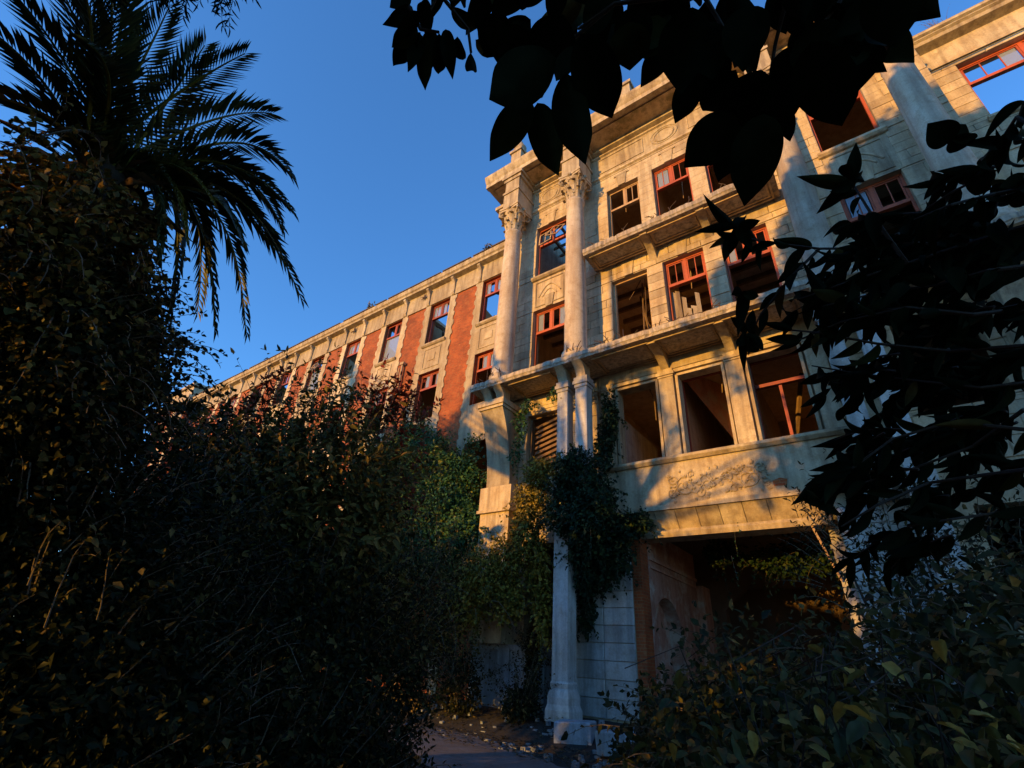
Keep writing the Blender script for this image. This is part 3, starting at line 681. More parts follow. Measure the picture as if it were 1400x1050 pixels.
# coved panels sloping back under the apron, and the beam below them
n = 8; x0, x1 = -5.6, mx(-5.6)
for i in range(n):
    a = x0 + (x1 - x0) * i / n + 0.008; b = x0 + (x1 - x0) * (i + 1) / n - 0.008
    part(MB().profx([(13.36, 5.56), (13.70, 5.10), (13.76, 5.14), (13.44, 5.60)], a, b), 'cove_panel', 'trim')
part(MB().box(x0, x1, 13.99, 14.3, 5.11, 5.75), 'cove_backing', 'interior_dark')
part(MB().profx([(13.66, 5.10), (13.62, 5.02), (13.66, 4.90), (14.2, 4.88), (14.2, 5.10)], x0 - 0.1, x1 + 0.1), 'porch_beam', 'trim')
# porch inside: side walls with an arched niche, broken brick edge, ceiling
for side in (0, 1):
    X = (lambda v: mx(v)) if side else (lambda v: v)
    pr = [(14.05, 0.4), (14.05, 5.3), (18.2, 5.3), (18.2, 0.4), (16.4, 0.4), (16.4, 2.4)]
    for k in range(1, 13):
        a = math.pi * k / 13; pr.append((15.25 + 1.15 * math.cos(a), 2.4 + 1.15 * math.sin(a)))
    pr += [(14.1, 2.4), (14.1, 0.4)]
    q = MB(); n_ = len(pr); xa, xb = X(-5.55), X(-5.95)
    q.add([(xa, y, z) for y, z in pr] + [(xb, y, z) for y, z in pr], [(i, (i + 1) % n_, n_ + (i + 1) % n_, n_ + i) for i in range(n_)] + [tuple(range(n_)), tuple(range(2 * n_ - 1, n_ - 1, -1))])
    pm = 'pillar' if side else 'redplaster'; pw = part(q, 'porch_wall', pm)
    a, b = sorted((X(-5.955), X(-6.2))); part(MB().box(a, b, 14.05, 18.2, 0.4, 5.3), 'niche_back', pm, parent=pw)
    a, b = sorted((X(-5.50), X(-5.55))); part(MB().box(a, b, 14.1, 18.2, 4.42, 4.52).box(a, b, 14.1, 18.2, 4.2, 4.26), 'string_course', pm, parent=pw)
    a, b = sorted((X(-5.35), X(-5.95))); part(MB().box(a, b, 18.2, 19.0, 0.4, 4.3), 'porch_pilaster', pm, parent=pw)
    if not side: a, b = sorted((X(-5.56), X(-5.83))); part(MB().box(a, b, YM + 0.03, 14.04, 0.4, 5.5), 'broken_brick_edge', 'brick')
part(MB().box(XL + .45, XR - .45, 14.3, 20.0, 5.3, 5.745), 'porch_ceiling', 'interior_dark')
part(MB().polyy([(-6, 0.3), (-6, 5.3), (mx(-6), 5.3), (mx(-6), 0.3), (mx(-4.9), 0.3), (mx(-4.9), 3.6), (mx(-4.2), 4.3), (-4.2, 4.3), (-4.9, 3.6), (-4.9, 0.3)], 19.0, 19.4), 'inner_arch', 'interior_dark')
part(MB().box(-6.0, mx(-6.0), YM + 0.3, 20, 0.2, 0.45), 'porch_floor', 'plinth')
# a leaning timber at the right of the porch
part(MB().tube([(-1.30, 13.7, 4.95), (-0.98, 13.95, 3.7)], 0.028, seg=6), 'leaning_timber', 'palewood')

# ------------------------------------------------------------------ brick wing on the left
WX = [(-13.91 - 3.86 * k, -12.41 - 3.86 * k) for k in range(9)]
WU, WLO, WG = (16.45, 19.27), (11.8, 14.6), (6.9, 9.9)
wops = []
for a, b in WX: wops += [(a, b, *WU), (a, b, *WLO), (a, b, *WG)]
XE = -48.2
wing = part(wall_mesh(XE, XL, 0, 19.3, YW + 0.045, YW + 0.5, wops), 'brick_wall', 'brick')
def wavy(x, z0, z1, amp, seed):
    r = random.Random(seed); pts = []; z = z0; s = 1
    while z < z1:
        pts.append((x + s * amp * r.uniform(0.6, 1.2) + r.uniform(-.02, .02), z)); pts.append((x + s * amp * r.uniform(0.6, 1.2), min(z + r.uniform(0.16, 0.28), z1)))
        z += r.uniform(0.26, 0.36); s = -s
    return pts
prv = MB(); seed = 20
for i, (a, b) in enumerate(WX):
    lz = 0.4 if i < 4 else 9
    q = MB()
    le = wavy(a - 0.45, lz, 19.3, 0.05, seed); re = wavy(b + 0.45 if i else XL - 0.02, lz, 19.3, 0.05 if i else 0, seed + 1); seed += 2
    q.polyy([(a, lz)] + [(a, 19.3)] + list(reversed(le)), YW - 0.0, YW + 0.05)
    q.polyy([(b, 19.3), (b, lz)] + re, YW - 0.0, YW + 0.05)
    q.box(a, b, YW + 0.0, YW + 0.05, 14.6, 16.45).box(a, b, YW, YW + 0.05, 9.9, 11.8)
    part(q, 'window_surround', 'stone')
    part(sill(a, b, 16.45, YW, 0.13), 'window_sill', 'trim')
    fm = frame_mb(a + 0.14, b - 0.14, 14.85, 16.1, YW - 0.03, 0.05, 0.03); fm.box(a + 0.5, b - 0.5, YW - 0.025, YW, 15.3, 15.75)
    part(fm, 'panel_moulding', 'trim')
    st_u = ['one', 'full', 'full', 'full', 'full', 'full', 'full', 'full', 'full'][i]
    window(a, b, *WU, YW, ['full', 'full', 'one', 'full', 'hang', 'full', 'one', 'full', 'full'][i], 'redwood', lower='glass' if i in (2, 4) else None)
    if i < 4: window(a, b, *WLO, YW, 'full', 'redwood' if i else 'orangewood')
wf = part(MB().box(XE, XL, YW - 0.03, YW + 0.5, 19.3, 20.5), 'wing_frieze', 'trim')
wc = part(MB().profx([(YW, 20.45), (YW - 0.34, 20.52), (YW - 0.36, 20.64), (YW - 0.44, 20.70), (YW - 0.48, 20.92), (YW - 0.46, 20.97), (YW + 0.5, 20.97), (YW + 0.5, 20.5), (YW, 20.5)], XE - 0.3, XL), 'wing_cornice', 'trim')
rr = random.Random(4); re_ = MB(); x = XE - 0.3
while x < XL:
    L_ = rr.uniform(0.6, 2.6); re_.box(x, min(x + L_ - 0.02, XL), YW - 0.52, YW + 0.5, 20.972, 21.03 + rr.uniform(-0.01, 0.02)); x += L_ + (rr.uniform(0.05, 0.4) if rr.random() < 0.4 else 0)
part(re_, 'roof_edge', 'roof', parent=wc)
bk = MB().profx([(0, 20.43), (-0.30, 20.43), (-0.30, 20.33), (-0.22, 20.25), (-0.12, 20.1), (-0.07, 19.7), (-0.10, 19.45), (-0.05, 19.33), (0, 19.3)], -0.09, 0.09)
bk_me = bk.data('bracket'); bk_me.materials.append(M['trim'])
for a, b in WX:
    for x in (a - 0.22, b + 0.22):
        o = link(bk_me, 'eaves_bracket', wc); o.location = Vector((x, YW - 0.03, 0)) - wloc(wc)
part(MB().tube([(-19.15, YW - 0.10, 13.7), (-19.15, YW - 0.10, 15.65)], 0.07, seg=8).tube([(-19.42, YW - 0.08, 13.8), (-19.42, YW - 0.08, 15.5)], 0.04, seg=6).box(-19.3, -19.0, YW - 0.2, YW, 15.6, 15.75), 'drain_pipe', 'palewood')
r_ = random.Random(5)
for xx in (-18.4, -24.9):
    nest = MB()
    for k in range(14):
        a = r_.uniform(0, 6.28); nest.tube([(xx, YW - 0.1, 20.1), (xx + 0.25 * math.cos(a), YW - 0.15, 20.1 + 0.25 * math.sin(a))], 0.035, 0.01, seg=4)
    part(nest, 'exposed_lath', 'iron')
# end pavilion with a raised parapet
part(MB().box(XE - 6.5, XE, YW - 0.5, YW + 6, 0, 20.6), 'pavilion_wall', 'brick')
part(MB().box(XE - 6.8, XE + 0.3, YW - 0.8, YW + 6, 20.6, 21.2).box(XE - 6.0, XE + 0.1, YW - 0.6, YW + 5, 21.2, 22.2).box(XE - 6.2, XE + 0.3, YW - 0.8, YW + 5, 22.2, 22.5), 'pavilion_parapet', 'trim')
for x in (XE - 0.5, XE - 2.2, XE - 4.2): part(MB().box(x - 0.35, x + 0.35, YW - 0.62, YW - 0.49, 0.5, 20.6), 'pilaster_strip', 'trim')
# rooms of the wing: floors, partitions, ragged back wall, roof fallen in
for z in (15.2, 10.4): part(MB().box(XE, XL, YW + 0.5, YW + 6, z, z + 0.3), 'floor_slab', 'ochre')
for k in range(10):
    q = MB(); x = -15.1 - 3.86 * (k - 1)
    q.box(x - 0.09, x + 0.09, YW + 0.5, YW + 6, 10.7, 15.2)
    q.add([(x - .09, YW + .5, 15.5), (x + .09, YW + .5, 15.5), (x + .09, YW + 6, 15.5), (x - .09, YW + 6, 15.5), (x - .09, YW + .5, 19.2), (x + .09, YW + .5, 19.2), (x + .09, YW + 6, 17.2 + (k % 3)), (x - .09, YW + 6, 17.2 + (k % 3))],
          [(0, 3, 2, 1), (4, 5, 6, 7), (0, 1, 5, 4), (1, 2, 6, 5), (2, 3, 7, 6), (3, 0, 4, 7)])
    part(q, 'partition_wall', 'ochre')
part(MB().box(XE, XL, YW + 6, YW + 6.4, 0, 17.5), 'back_wall', 'ochre')
r_ = random.Random(9)
for (x0_, x1_, base, hi) in ((-14.6, -11.4, 17.0, 18.7), (-18.6, -15.2, 17.0, 18.9)):
    poly = [(x0_, 15.5), (x1_, 15.5)]; nn_ = 16
    for k in range(nn_ + 1):
        t = 1 - k / nn_; poly.append((x0_ + (x1_ - x0_) * t, base + (hi - base) * (1 - t) + r_.uniform(-0.25, 0.25)))
    part(MB().polyy(poly, YW + 1.9, YW + 2.05), 'ruined_partition', 'wood')
for aa, bb in (((-14.3, YW + 1.2, 19.6), (-11.8, YW + 1.8, 18.1)), ((-18.2, YW + 1.0, 18.6), (-16.0, YW + 1.6, 17.0))): part(MB().tube([aa, bb], 0.06, seg=5), 'fallen_timber', 'wood')
for k in (2, 4, 5): part(MB().box(WX[k][0] - 0.9, WX[k][1] + 0.9, YW + 0.5, YW + 5.5, 19.9, 20.1), 'plaster_ceiling', 'plaster')

# ------------------------------------------------------------------ stone wing on the right
RXW = [(5.70, 8.7), (10.4, 13.4)]
rops = [(a, b, z0, z1) for a, b in RXW for z0, z1 in (WU, WLO, WG)]
rw = part(wall_mesh(XR, 18, 0, 19.5, YW + 0.04, YW + 0.5, rops), 'wing_wall', 'stone')
blocks.clear(); courses(XR, 18, 15.0, 19.45, YW, rops, 0.9, 0.4)
blocks.sort(key=lambda b: abs(b[0] - 6) + abs(b[4] - 19) * 0.4)
for b in blocks[:30]: block(*b, rw)
rest = MB()
for b in blocks[30:]: rest.box(*b)
part(rest, 'stone_block_mass', 'stone', parent=rw, kind='stuff')
for a, b in RXW:
    window(a, b, *WU, YW, 'full', 'orangewood', bars=2); window(a, b, *WLO, YW, 'full', 'orangewood', bars=2)
    part(sill(a, b, 16.45, YW), 'window_sill', 'trim')
part(MB().box(XR, 18, YW - 0.03, YW + 0.5, 19.5, 20.5).profx(mould(19.55, 0.1, 0.12), XR, 18), 'wing_frieze', 'trim')
part(MB().profx([(YW, 20.4), (YW - 0.34, 20.5), (YW - 0.36, 20.64), (YW - 0.44, 20.70), (YW - 0.5, 20.95), (YW + 0.5, 21.0), (YW + 0.5, 20.5), (YW, 20.5)], XR, 18), 'wing_cornice', 'trim')
part(MB().box(XR, 18, YW + 0.5, YW + 6, 15.2, 15.5), 'floor_slab', 'ochre')
part(MB().box(XR, 18, YW + 6, YW + 6.4, 0, 17.0), 'back_wall', 'ochre')

rub = MB(); r_ = random.Random(6)
for k in range(170):
    x = r_.uniform(-12, -5); y = r_.uniform(10.2, 12.6) - 0.10 * (x + 7); s_ = r_.uniform(0.03, 0.11); z = terrain_z(x, y) + 0.0
    rub.box(x, x + s_ * r_.uniform(.7, 1.6), y, y + s_, z - 0.04, z + s_ * r_.uniform(.3, .8))
rb_ = rub.build('rubble', 'plinth', kind='stuff'); tag(rb_, 'small broken rubble scattered at the foot of the pillar', 'rubble')
# loose kerb stones in front of the pillar
for (x, y, z, lx, ly, lz, rz, lab) in ((-6.72, 11.95, 0.24, 0.85, 0.55, 0.42, 0.2, 'pale squared kerb stone lying at the foot of the tall pillar'), (-5.45, 11.5, 0.20, 0.85, 0.42, 0.42, -0.1, 'low squared kerb stone half under the brambles, away from the pillar')):
    q = MB(); c = 0.025; vs = []
    for zz, i_ in ((0, 0), (lz - c, 0), (lz, c)):
        for sx, sy in ((-1, -1), (1, -1), (1, 1), (-1, 1)): vs.append((sx * (lx / 2 - i_) + random.uniform(-.015, .015), sy * (ly / 2 - i_) + random.uniform(-.015, .015), zz))
    fs = [(3, 2, 1, 0), (8, 9, 10, 11)] + [(r * 4 + k, r * 4 + (k + 1) % 4, (r + 1) * 4 + (k + 1) % 4, (r + 1) * 4 + k) for r in range(2) for k in range(4)]
    o = q.add(vs, fs).build('kerb_stone', 'plinth'); o.location = (x, y, z - 0.1); o.rotation_euler = (0.04, -0.05, rz); tag(o, lab, 'stone block', 'loose kerb stones')
# ------------------------------------------------------------------ foliage helpers
LEAF6 = np.array([(0, 0, 0), (-0.5, 0.36, 0.10), (0, 0.45, 0.0), (0.5, 0.36, 0.10), (-0.30, 0.74, 0.04), (0.30, 0.74, 0.04), (0, 1, -0.10)])
LEAF6_F = [(0, 2, 1), (0, 3, 2), (1, 2, 4), (2, 3, 5), (4, 2, 6), (2, 5, 6)]
LEAF2 = np.array([(0, 0, 0), (-0.5, 0.42, 0.10), (0.5, 0.42, 0.10), (0, 1, -0.08)])
LEAF2_F = [(0, 3, 1), (0, 2, 3)]
def leaves_mesh(name, pos, dirs, nrm, length, width, mat, simple=False):
    """one mesh of many separate leaves; arrays: base points, axis directions, normals, lengths, widths"""
    T, F = (LEAF2, LEAF2_F) if simple else (LEAF6, LEAF6_F)
    pos, d, n = (np.asarray(a, float).reshape(-1, 3) for a in (pos, dirs, nrm))
    d = d / np.linalg.norm(d, axis=1, keepdims=True)
    x = np.cross(d, n); ln = np.linalg.norm(x, axis=1, keepdims=True); bad = ln[:, 0] < 1e-4
    x[bad] = np.cross(d[bad], [0.3, 0.5, 0.8]); x /= np.linalg.norm(x, axis=1, keepdims=True); z = np.cross(x, d)
    length = np.broadcast_to(length, len(pos))[:, None, None]; width = np.broadcast_to(width, len(pos))[:, None, None]
    v = pos[:, None] + x[:, None] * T[None, :, :1] * width + d[:, None] * T[None, :, 1:2] * length + z[:, None] * T[None, :, 2:] * length
    k = len(T); nL = len(pos); fa = (np.array(F)[None] + (np.arange(nL) * k)[:, None, None]).reshape(-1)
    me = bpy.data.meshes.new(name); me.vertices.add(nL * k); me.vertices.foreach_set('co', v.reshape(-1).astype(np.float32))
    nf = nL * len(F); me.loops.add(nf * 3); me.loops.foreach_set('vertex_index', fa.astype(np.int32))
    me.polygons.add(nf); me.polygons.foreach_set('loop_start', np.arange(0, nf * 3, 3, dtype=np.int32)); me.update(calc_edges=True)
    me.materials.append(M[mat]); return me
class Leafy:
    """collects leafy shoots: leaves into arrays, stems into a tube mesh"""
    def __init__(s, seed): s.P = []; s.D = []; s.Nn = []; s.L = []; s.W = []; s.stem = MB(); s.r = random.Random(seed)
    def leaf(s, p, d, n, l, w): s.P.append(tuple(p)); s.D.append(tuple(d)); s.Nn.append(tuple(n)); s.L.append(l); s.W.append(w)
    def shoot(s, p0, d0, length, n, leaf, aspect=0.5, droop=0.3, stem=0.006, wig=0.25, stems=True):
        r = s.r; p = Vector(p0); d = Vector(d0).normalized(); pts = [p.copy()]; step = length / n
        for i in range(n):
            d = (d + Vector((r.uniform(-wig, wig), r.uniform(-wig, wig), r.uniform(-wig, wig) - droop / n * 2)) * 0.6).normalized()
            p = p + d * step; pts.append(p.copy())
            side = d.cross(Vector((r.gauss(0, 1), r.gauss(0, 1), r.gauss(0, 1)))).normalized()
            ld = (d * r.uniform(0.2, 0.8) + side + Vector((0, 0, r.uniform(-0.6, 0.25)))).normalized()
            l = leaf * r.uniform(0.65, 1.25)
            s.leaf(p, ld, TOSUN * 0.8 + Vector((r.gauss(0, .6), r.gauss(0, .6), 0.7)), l, l * aspect)
        s.leaf(p, d, TOSUN * 0.8 + Vector((r.gauss(0, .6), r.gauss(0, .6), 0.7)), leaf, leaf * aspect)
        if stems and len(pts) > 2: s.stem.tube(pts[::max(1, n // 4)] if n > 5 else pts, stem, stem * 0.4, seg=3)
    def blob(s, c, rad, n, leaf, aspect=0.5, shell=0.55, upb=0.4, lump=0.0):
        """leaves spread through an uneven ellipsoid, thicker toward its skin"""
        r = s.r; c = Vector(c)
        ph = [r.uniform(0, 6.28) for _ in range(6)]
        for i in range(n):
            u = Vector((r.gauss(0, 1), r.gauss(0, 1), r.gauss(0, 1))).normalized(); t = shell + (1 - shell) * r.random() ** 0.6
            if lump:
                a = math.atan2(u.y, u.x); t *= 1 + lump * (math.sin(3 * a + ph[0] + 2 * u.z) + math.sin(5 * u.z + ph[1] + 2 * a) + 0.6 * math.sin(7 * a + ph[2] - 6 * u.z))
            p = c + Vector((u.x * rad[0], u.y * rad[1], u.z * rad[2])) * t
            d = (Vector((r.gauss(0, 1), r.gauss(0, 1), r.gauss(0, 1) - 0.3)) + u * 0.7); sc = r.choice((0.5, 0.7, 0.85, 1.0, 1.0, 1.2, 1.5)) * r.uniform(0.85, 1.15)
            s.leaf(p, d, u * 0.8 + TOSUN * 0.75 + Vector((r.gauss(0, .45), r.gauss(0, .45), upb + r.gauss(0, .4))), leaf * sc, leaf * aspect * sc * r.uniform(0.8, 1.2))
    def build(s, name, mat, parent, stemmat='twig', simple=False, kind='stuff', stemname='twigs'):
        o = link(leaves_mesh(name, s.P, s.D, s.Nn, np.array(s.L), np.array(s.W), mat, simple), name, parent, kind)
        if s.stem.v: s.stem.build(stemname, stemmat, parent, kind='stuff')
        return o
def shrub(name, label, cat, c, rad, leafmat, leaf, n_blob, n_shoot, seed, aspect=0.5, group=None, shoot_len=0.9, trunk=True, up=0.5, simple=False, extra=None, droop=0.3, lump=0.12, shell=0.5):
    """stems rising from the ground to an uneven crown of leafy shoots; c = crown centre"""
    r = random.Random(seed); c = Vector(c); base = Vector((c.x, c.y, terrain_z(c.x, c.y)))
    t = thing(name, label, cat, base, group)
    tr = MB()
    if trunk:
        for k in range(6):
            a = r.uniform(0, 6.28); e = c + Vector((math.cos(a) * rad[0] * 0.55, math.sin(a) * rad[1] * 0.55, rad[2] * r.uniform(-0.2, 0.5)))
            m = base.lerp(e, 0.5) + Vector((r.uniform(-.3, .3), r.uniform(-.3, .3), 0)); tr.tube([base + Vector((r.uniform(-.12, .12), r.uniform(-.12, .12), -0.1)), m, e], 0.05, 0.015, seg=5)
        tr.build('trunk', 'bark', t)
    L = Leafy(seed); L.blob(c, rad, n_blob, leaf, aspect, shell, lump=lump)
    if c.z - rad[2] > 0.3 and trunk: L.blob((c.x, c.y, c.z * 0.45), (rad[0] * 0.85, rad[1] * 0.85, c.z * 0.5), n_blob // 3, leaf, aspect, 0.6)
    L.blob(c, (rad[0] * 0.72, rad[1] * 0.72, rad[2] * 0.75), n_blob // 6, leaf * 1.7, aspect, 0.2)
    for k in range(n_shoot):
        u = Vector((r.gauss(0, 1), r.gauss(0, 1), abs(r.gauss(0, 1)) * 0.9 + 0.05)).normalized()
        p = c + Vector((u.x * rad[0], u.y * rad[1], u.z * rad[2])) * r.uniform(0.75, 1.0)
        L.shoot(p, u + Vector((0, 0, up)), shoot_len * r.uniform(0.5, 1.25), r.randint(8, 14), leaf, aspect, droop)
    L.build('foliage', leafmat, t, simple=simple)
    if extra: extra(t, r)
    return t

# ------------------------------------------------------------------ the feather palm
KP = 0.53
PC = at(138, 250, 10.6 * KP)
palm = thing('palm_tree', 'tall feather palm smothered in creeper, its fronds against the sky', 'palm tree', (PC.x, PC.y, 0))
tk = MB(); tk.lathe([(0.30, -0.1), (0.25, 0.6), (0.23, PC.z * 0.6), (0.27, PC.z - 0.6), (0.33, PC.z - 0.25), (0.18, PC.z + 0.1)], PC.x, PC.y, 14); tk.build('trunk', 'palmbark', palm, True)
def frond(P0, P1, arch, mat, seed, leaflet=0.5, n=44, wind=0.0, narrow=1.0):
    r = random.Random(seed); P0 = Vector(P0); P1 = Vector(P1); Lc = (P1 - P0).length
    ctrl = P0.lerp(P1, 0.5) + Vector((0, 0, arch)); pts = []
    for i in range(15):
        t = i / 14; pts.append(P0 * (1 - t) ** 2 + ctrl * 2 * t * (1 - t) + P1 * t * t)
    rach = MB().tube(pts, 0.020, 0.004, seg=5)
    P = []; D = []; Nn = []; Ls = []; W = []
    for i in range(n):
        t = 0.10 + 0.90 * i / (n - 1); k = min(int(t * 14), 13); f = t * 14 - k; q = pts[k].lerp(pts[k + 1], f); d = (pts[k + 1] - pts[k]).normalized()
        up = Vector((0, 0, 1)) - d * d.z; up = up.normalized() if up.length > 0.05 else Vector((1, 0, 0)); side = d.cross(up).normalized()
        for s in (-1, 1):
            ll = leaflet * (0.55 + 0.9 * math.sin(math.pi * min(1, 0.18 + 0.78 * t))) * 0.72 * r.uniform(0.85, 1.1) * narrow
            ld = d * (0.75 + 0.5 * t) + side * s * (1.0 - 0.35 * t) + up * r.uniform(0.15, 0.45) - Vector((0, 0, 0.18 + r.uniform(0, 0.15)))
            P.append(q); D.append(ld); Nn.append(up + side * s * 0.5 + Vector((r.gauss(0, .25), r.gauss(0, .25), 0))); Ls.append(ll); W.append(0.016 * (1 if narrow > 0.6 else 0.8))
    me = leaves_mesh('frond', P, D, Nn, np.array(Ls), np.array(W), mat, True)
    o = link(me, 'frond', palm); rach.build('midrib', 'lf_yellowpalm' if mat != 'lf_dead' else 'twig', o)
    return o
# (tip px, tip py, tip distance factor, arch, material)
FR = [(412, 408, 1.02, 1.7, 0), (398, 240, 1.0, 1.5, 0), (396, 285, 0.93, 1.3, 0), (372, 155, 1.05, 0.9, 0), (335, 73, 0.98, 0.5, 0), (280, 62, 1.03, 0.5, 0), (232, 8, 1.0, 0.5, 0), 
      (150, -60, 1.0, 0.5, 0), (105, -50, 0.92, 0.7, 0), (60, -60, 1.06, 0.6, 0), (0, -30, 0.95, 0.6, 0), (-60, 10, 0.96, 0.8, 0), (-90, 120, 0.9, 0.9, 0), 
      (336, 452, 1.0, 1.9, 0), (293, 447, 0.95, 2.1, 0), (270, 425, 1.05, 2.0, 0), (385, 310, 1.05, 1.6, 0), (390, 360, 0.95, 1.7, 0), (120, 60, 0.85, 0.9, 0),
      (290, 275, 0.86, 0.9, 2), (-10, 400, 0.86, 1.9, 1), (60, 420, 0.9, 2.2, 1), (130, 400, 0.86, 2.0, 1), (20, 200, 0.82, 1.0, 1), (230, 430, 0.95, 2.0, 0), (180, 385, 0.84, 1.6, 1), (95, 335, 0.82, 1.2, 1), (215, 350, 0.86, 1.4, 0), (255, 330, 0.86, 1.2, 2), (170, -90, 1.1, 0.6, 0),
      (330, 330, 0.86, 1.4, 0), ]
for i, (px, py, k, arch, m) in enumerate(FR):
    a = random.uniform(0, 6.28); b = PC + Vector((0.25 * math.cos(a), 0.25 * math.sin(a), random.uniform(-0.35, 0.35))) * KP
    frond(b, at(px, py, 10.6 * KP * k), arch * 1.25 * KP, ['lf_palm', 'lf_dead', 'lf_yellowpalm'][m], 100 + i, leaflet=0.31 if m == 0 else 0.22, narrow=1.0 if m != 1 else 0.55)
# hanging dead leaf bases around the neck of the trunk
L = Leafy(31)
for k in range(260):
    a = random.uniform(0, 6.28); z = random.uniform(-2.2, 0.1); d = Vector((math.cos(a), math.sin(a), random.uniform(-1.6, 0.1)))
    L.leaf(PC + Vector((0.5 * math.cos(a), 0.5 * math.sin(a), z)) * KP, d, Vector((0, 0, 1)), random.uniform(0.25, 0.55), 0.045)
L.build('dead_leaf_bases', 'lf_dead', palm, simple=True)

# creeper over the palm and the thicket at the left edge of the picture
def creeper(name, label, cat, spots, leafmat, leaf, seed, dens=520, shoots=26, aspect=0.75, group=None, droop=0.9, mat2=None, base=None, slen=0.8, simple=False, stemmat='twig', shell=0.45):
    b = Vector(base or spots[0][0]); b.z = terrain_z(b.x, b.y)
    t = thing(name, label, cat, b, group); L = Leafy(seed); r = L.r
    for c, rad in spots:
        vol = (rad[0] * rad[1] + rad[1] * rad[2] + rad[0] * rad[2])
        L.blob(c, rad, int(dens * vol), leaf, aspect, shell, lump=0.14)
        for k in range(int(shoots * vol / 2)):
            u = Vector((r.gauss(0, 1), r.gauss(0, 1), r.gauss(0, 1))).normalized(); p = Vector(c) + Vector((u.x * rad[0], u.y * rad[1], u.z * rad[2])) * 0.9
            L.shoot(p, u, slen * r.uniform(0.4, 1.2), r.randint(6, 12), leaf, aspect, droop)
    L.build('foliage', leafmat, t, simple=simple, stemmat=stemmat); return t
def S3(a, b=None, c=None): return (a, b or a, c or a)
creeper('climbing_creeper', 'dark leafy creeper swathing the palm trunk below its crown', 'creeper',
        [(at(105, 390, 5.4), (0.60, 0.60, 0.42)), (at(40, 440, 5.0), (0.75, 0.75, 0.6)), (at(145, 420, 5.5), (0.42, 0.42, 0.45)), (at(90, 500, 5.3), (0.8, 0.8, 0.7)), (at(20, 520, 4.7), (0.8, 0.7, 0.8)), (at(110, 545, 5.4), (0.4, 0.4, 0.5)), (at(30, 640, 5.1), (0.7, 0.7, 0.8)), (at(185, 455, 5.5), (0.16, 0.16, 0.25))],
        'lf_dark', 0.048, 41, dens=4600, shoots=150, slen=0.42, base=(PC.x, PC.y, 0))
creeper('climbing_creeper', 'olive creeper, coloured bright for the sunlit side of the palm crown', 'creeper',
        [(at(15, 250, 4.9), (0.38, 0.38, 0.38)), (at(30, 330, 4.6), (0.42, 0.42, 0.42)), (at(150, 300, 5.0), (0.25, 0.25, 0.3)), (at(110, 260, 5.0), (0.3, 0.3, 0.2)), (at(190, 330, 5.1), (0.2, 0.2, 0.3)), (at(80, 440, 4.5), (0.5, 0.4, 0.4)), (at(165, 490, 5.0), (0.2, 0.2, 0.3))], 'lf_olive', 0.05, 42, dens=1400, shoots=160, slen=0.4, base=(PC.x + 0.5, PC.y - 0.5, 0))  # lighter leaf colour stands in for golden sun on this side

# ------------------------------------------------------------------ thicket between the path and the wing
def redshoots(n, s):
    def f(t, r):
        L = Leafy(s)
        for k in range(n):
            px, py = r.choice([(540, 560), (700, 650), (300, 590), (330, 560), (520, 545), (560, 610), (555, 690), (250, 650), (545, 570), (310, 650), (505, 545), (350, 545)])
            if px == 700: continue
            p = at(px + r.uniform(-28, 28), py + (r.uniform(-8, 55) if px > 345 else r.uniform(20, 80)), 8.2); L.shoot(p, (r.uniform(-.35, .35), r.uniform(-.3, .3), 1), r.uniform(0.35, 0.8), r.randint(8, 13), 0.12, 0.42, 0.1, wig=0.15)
        L.build('red_new_shoots', 'lf_red', t)
    return f
c1 = ath(415, 700, 8.2)
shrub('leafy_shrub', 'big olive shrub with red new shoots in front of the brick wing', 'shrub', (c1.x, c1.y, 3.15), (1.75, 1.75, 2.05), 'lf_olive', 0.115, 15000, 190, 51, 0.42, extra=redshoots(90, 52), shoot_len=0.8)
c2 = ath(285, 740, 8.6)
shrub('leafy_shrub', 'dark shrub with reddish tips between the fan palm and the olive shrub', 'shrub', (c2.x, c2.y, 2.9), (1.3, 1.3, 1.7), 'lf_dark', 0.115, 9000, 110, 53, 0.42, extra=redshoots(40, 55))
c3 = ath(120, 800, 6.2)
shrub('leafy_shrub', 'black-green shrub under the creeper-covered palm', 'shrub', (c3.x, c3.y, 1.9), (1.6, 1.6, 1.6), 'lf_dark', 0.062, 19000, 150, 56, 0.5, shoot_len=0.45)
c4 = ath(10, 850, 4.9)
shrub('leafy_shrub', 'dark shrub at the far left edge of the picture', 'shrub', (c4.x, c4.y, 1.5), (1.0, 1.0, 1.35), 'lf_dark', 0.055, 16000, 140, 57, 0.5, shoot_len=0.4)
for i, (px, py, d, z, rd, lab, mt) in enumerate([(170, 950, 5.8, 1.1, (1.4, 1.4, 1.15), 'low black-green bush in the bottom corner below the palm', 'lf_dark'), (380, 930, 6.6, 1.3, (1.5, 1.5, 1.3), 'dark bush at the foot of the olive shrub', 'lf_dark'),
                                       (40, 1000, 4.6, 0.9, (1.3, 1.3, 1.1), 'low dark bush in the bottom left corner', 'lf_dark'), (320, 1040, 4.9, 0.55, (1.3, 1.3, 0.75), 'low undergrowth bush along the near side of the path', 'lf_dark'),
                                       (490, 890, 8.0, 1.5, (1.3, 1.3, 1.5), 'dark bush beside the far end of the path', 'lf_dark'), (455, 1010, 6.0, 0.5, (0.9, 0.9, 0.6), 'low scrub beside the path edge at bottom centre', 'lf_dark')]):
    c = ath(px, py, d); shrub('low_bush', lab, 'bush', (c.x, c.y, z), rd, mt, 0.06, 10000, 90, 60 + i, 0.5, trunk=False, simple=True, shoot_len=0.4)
c5 = aty(590, 790, 12.2)
shrub('leafy_shrub', 'brown-green shrub with bare twigs below the ivy mound', 'shrub', (c5.x, c5.y, 2.9), (2.1, 1.0, 2.0), 'lf_olive', 0.09, 9000, 120, 71, 0.5, simple=False)
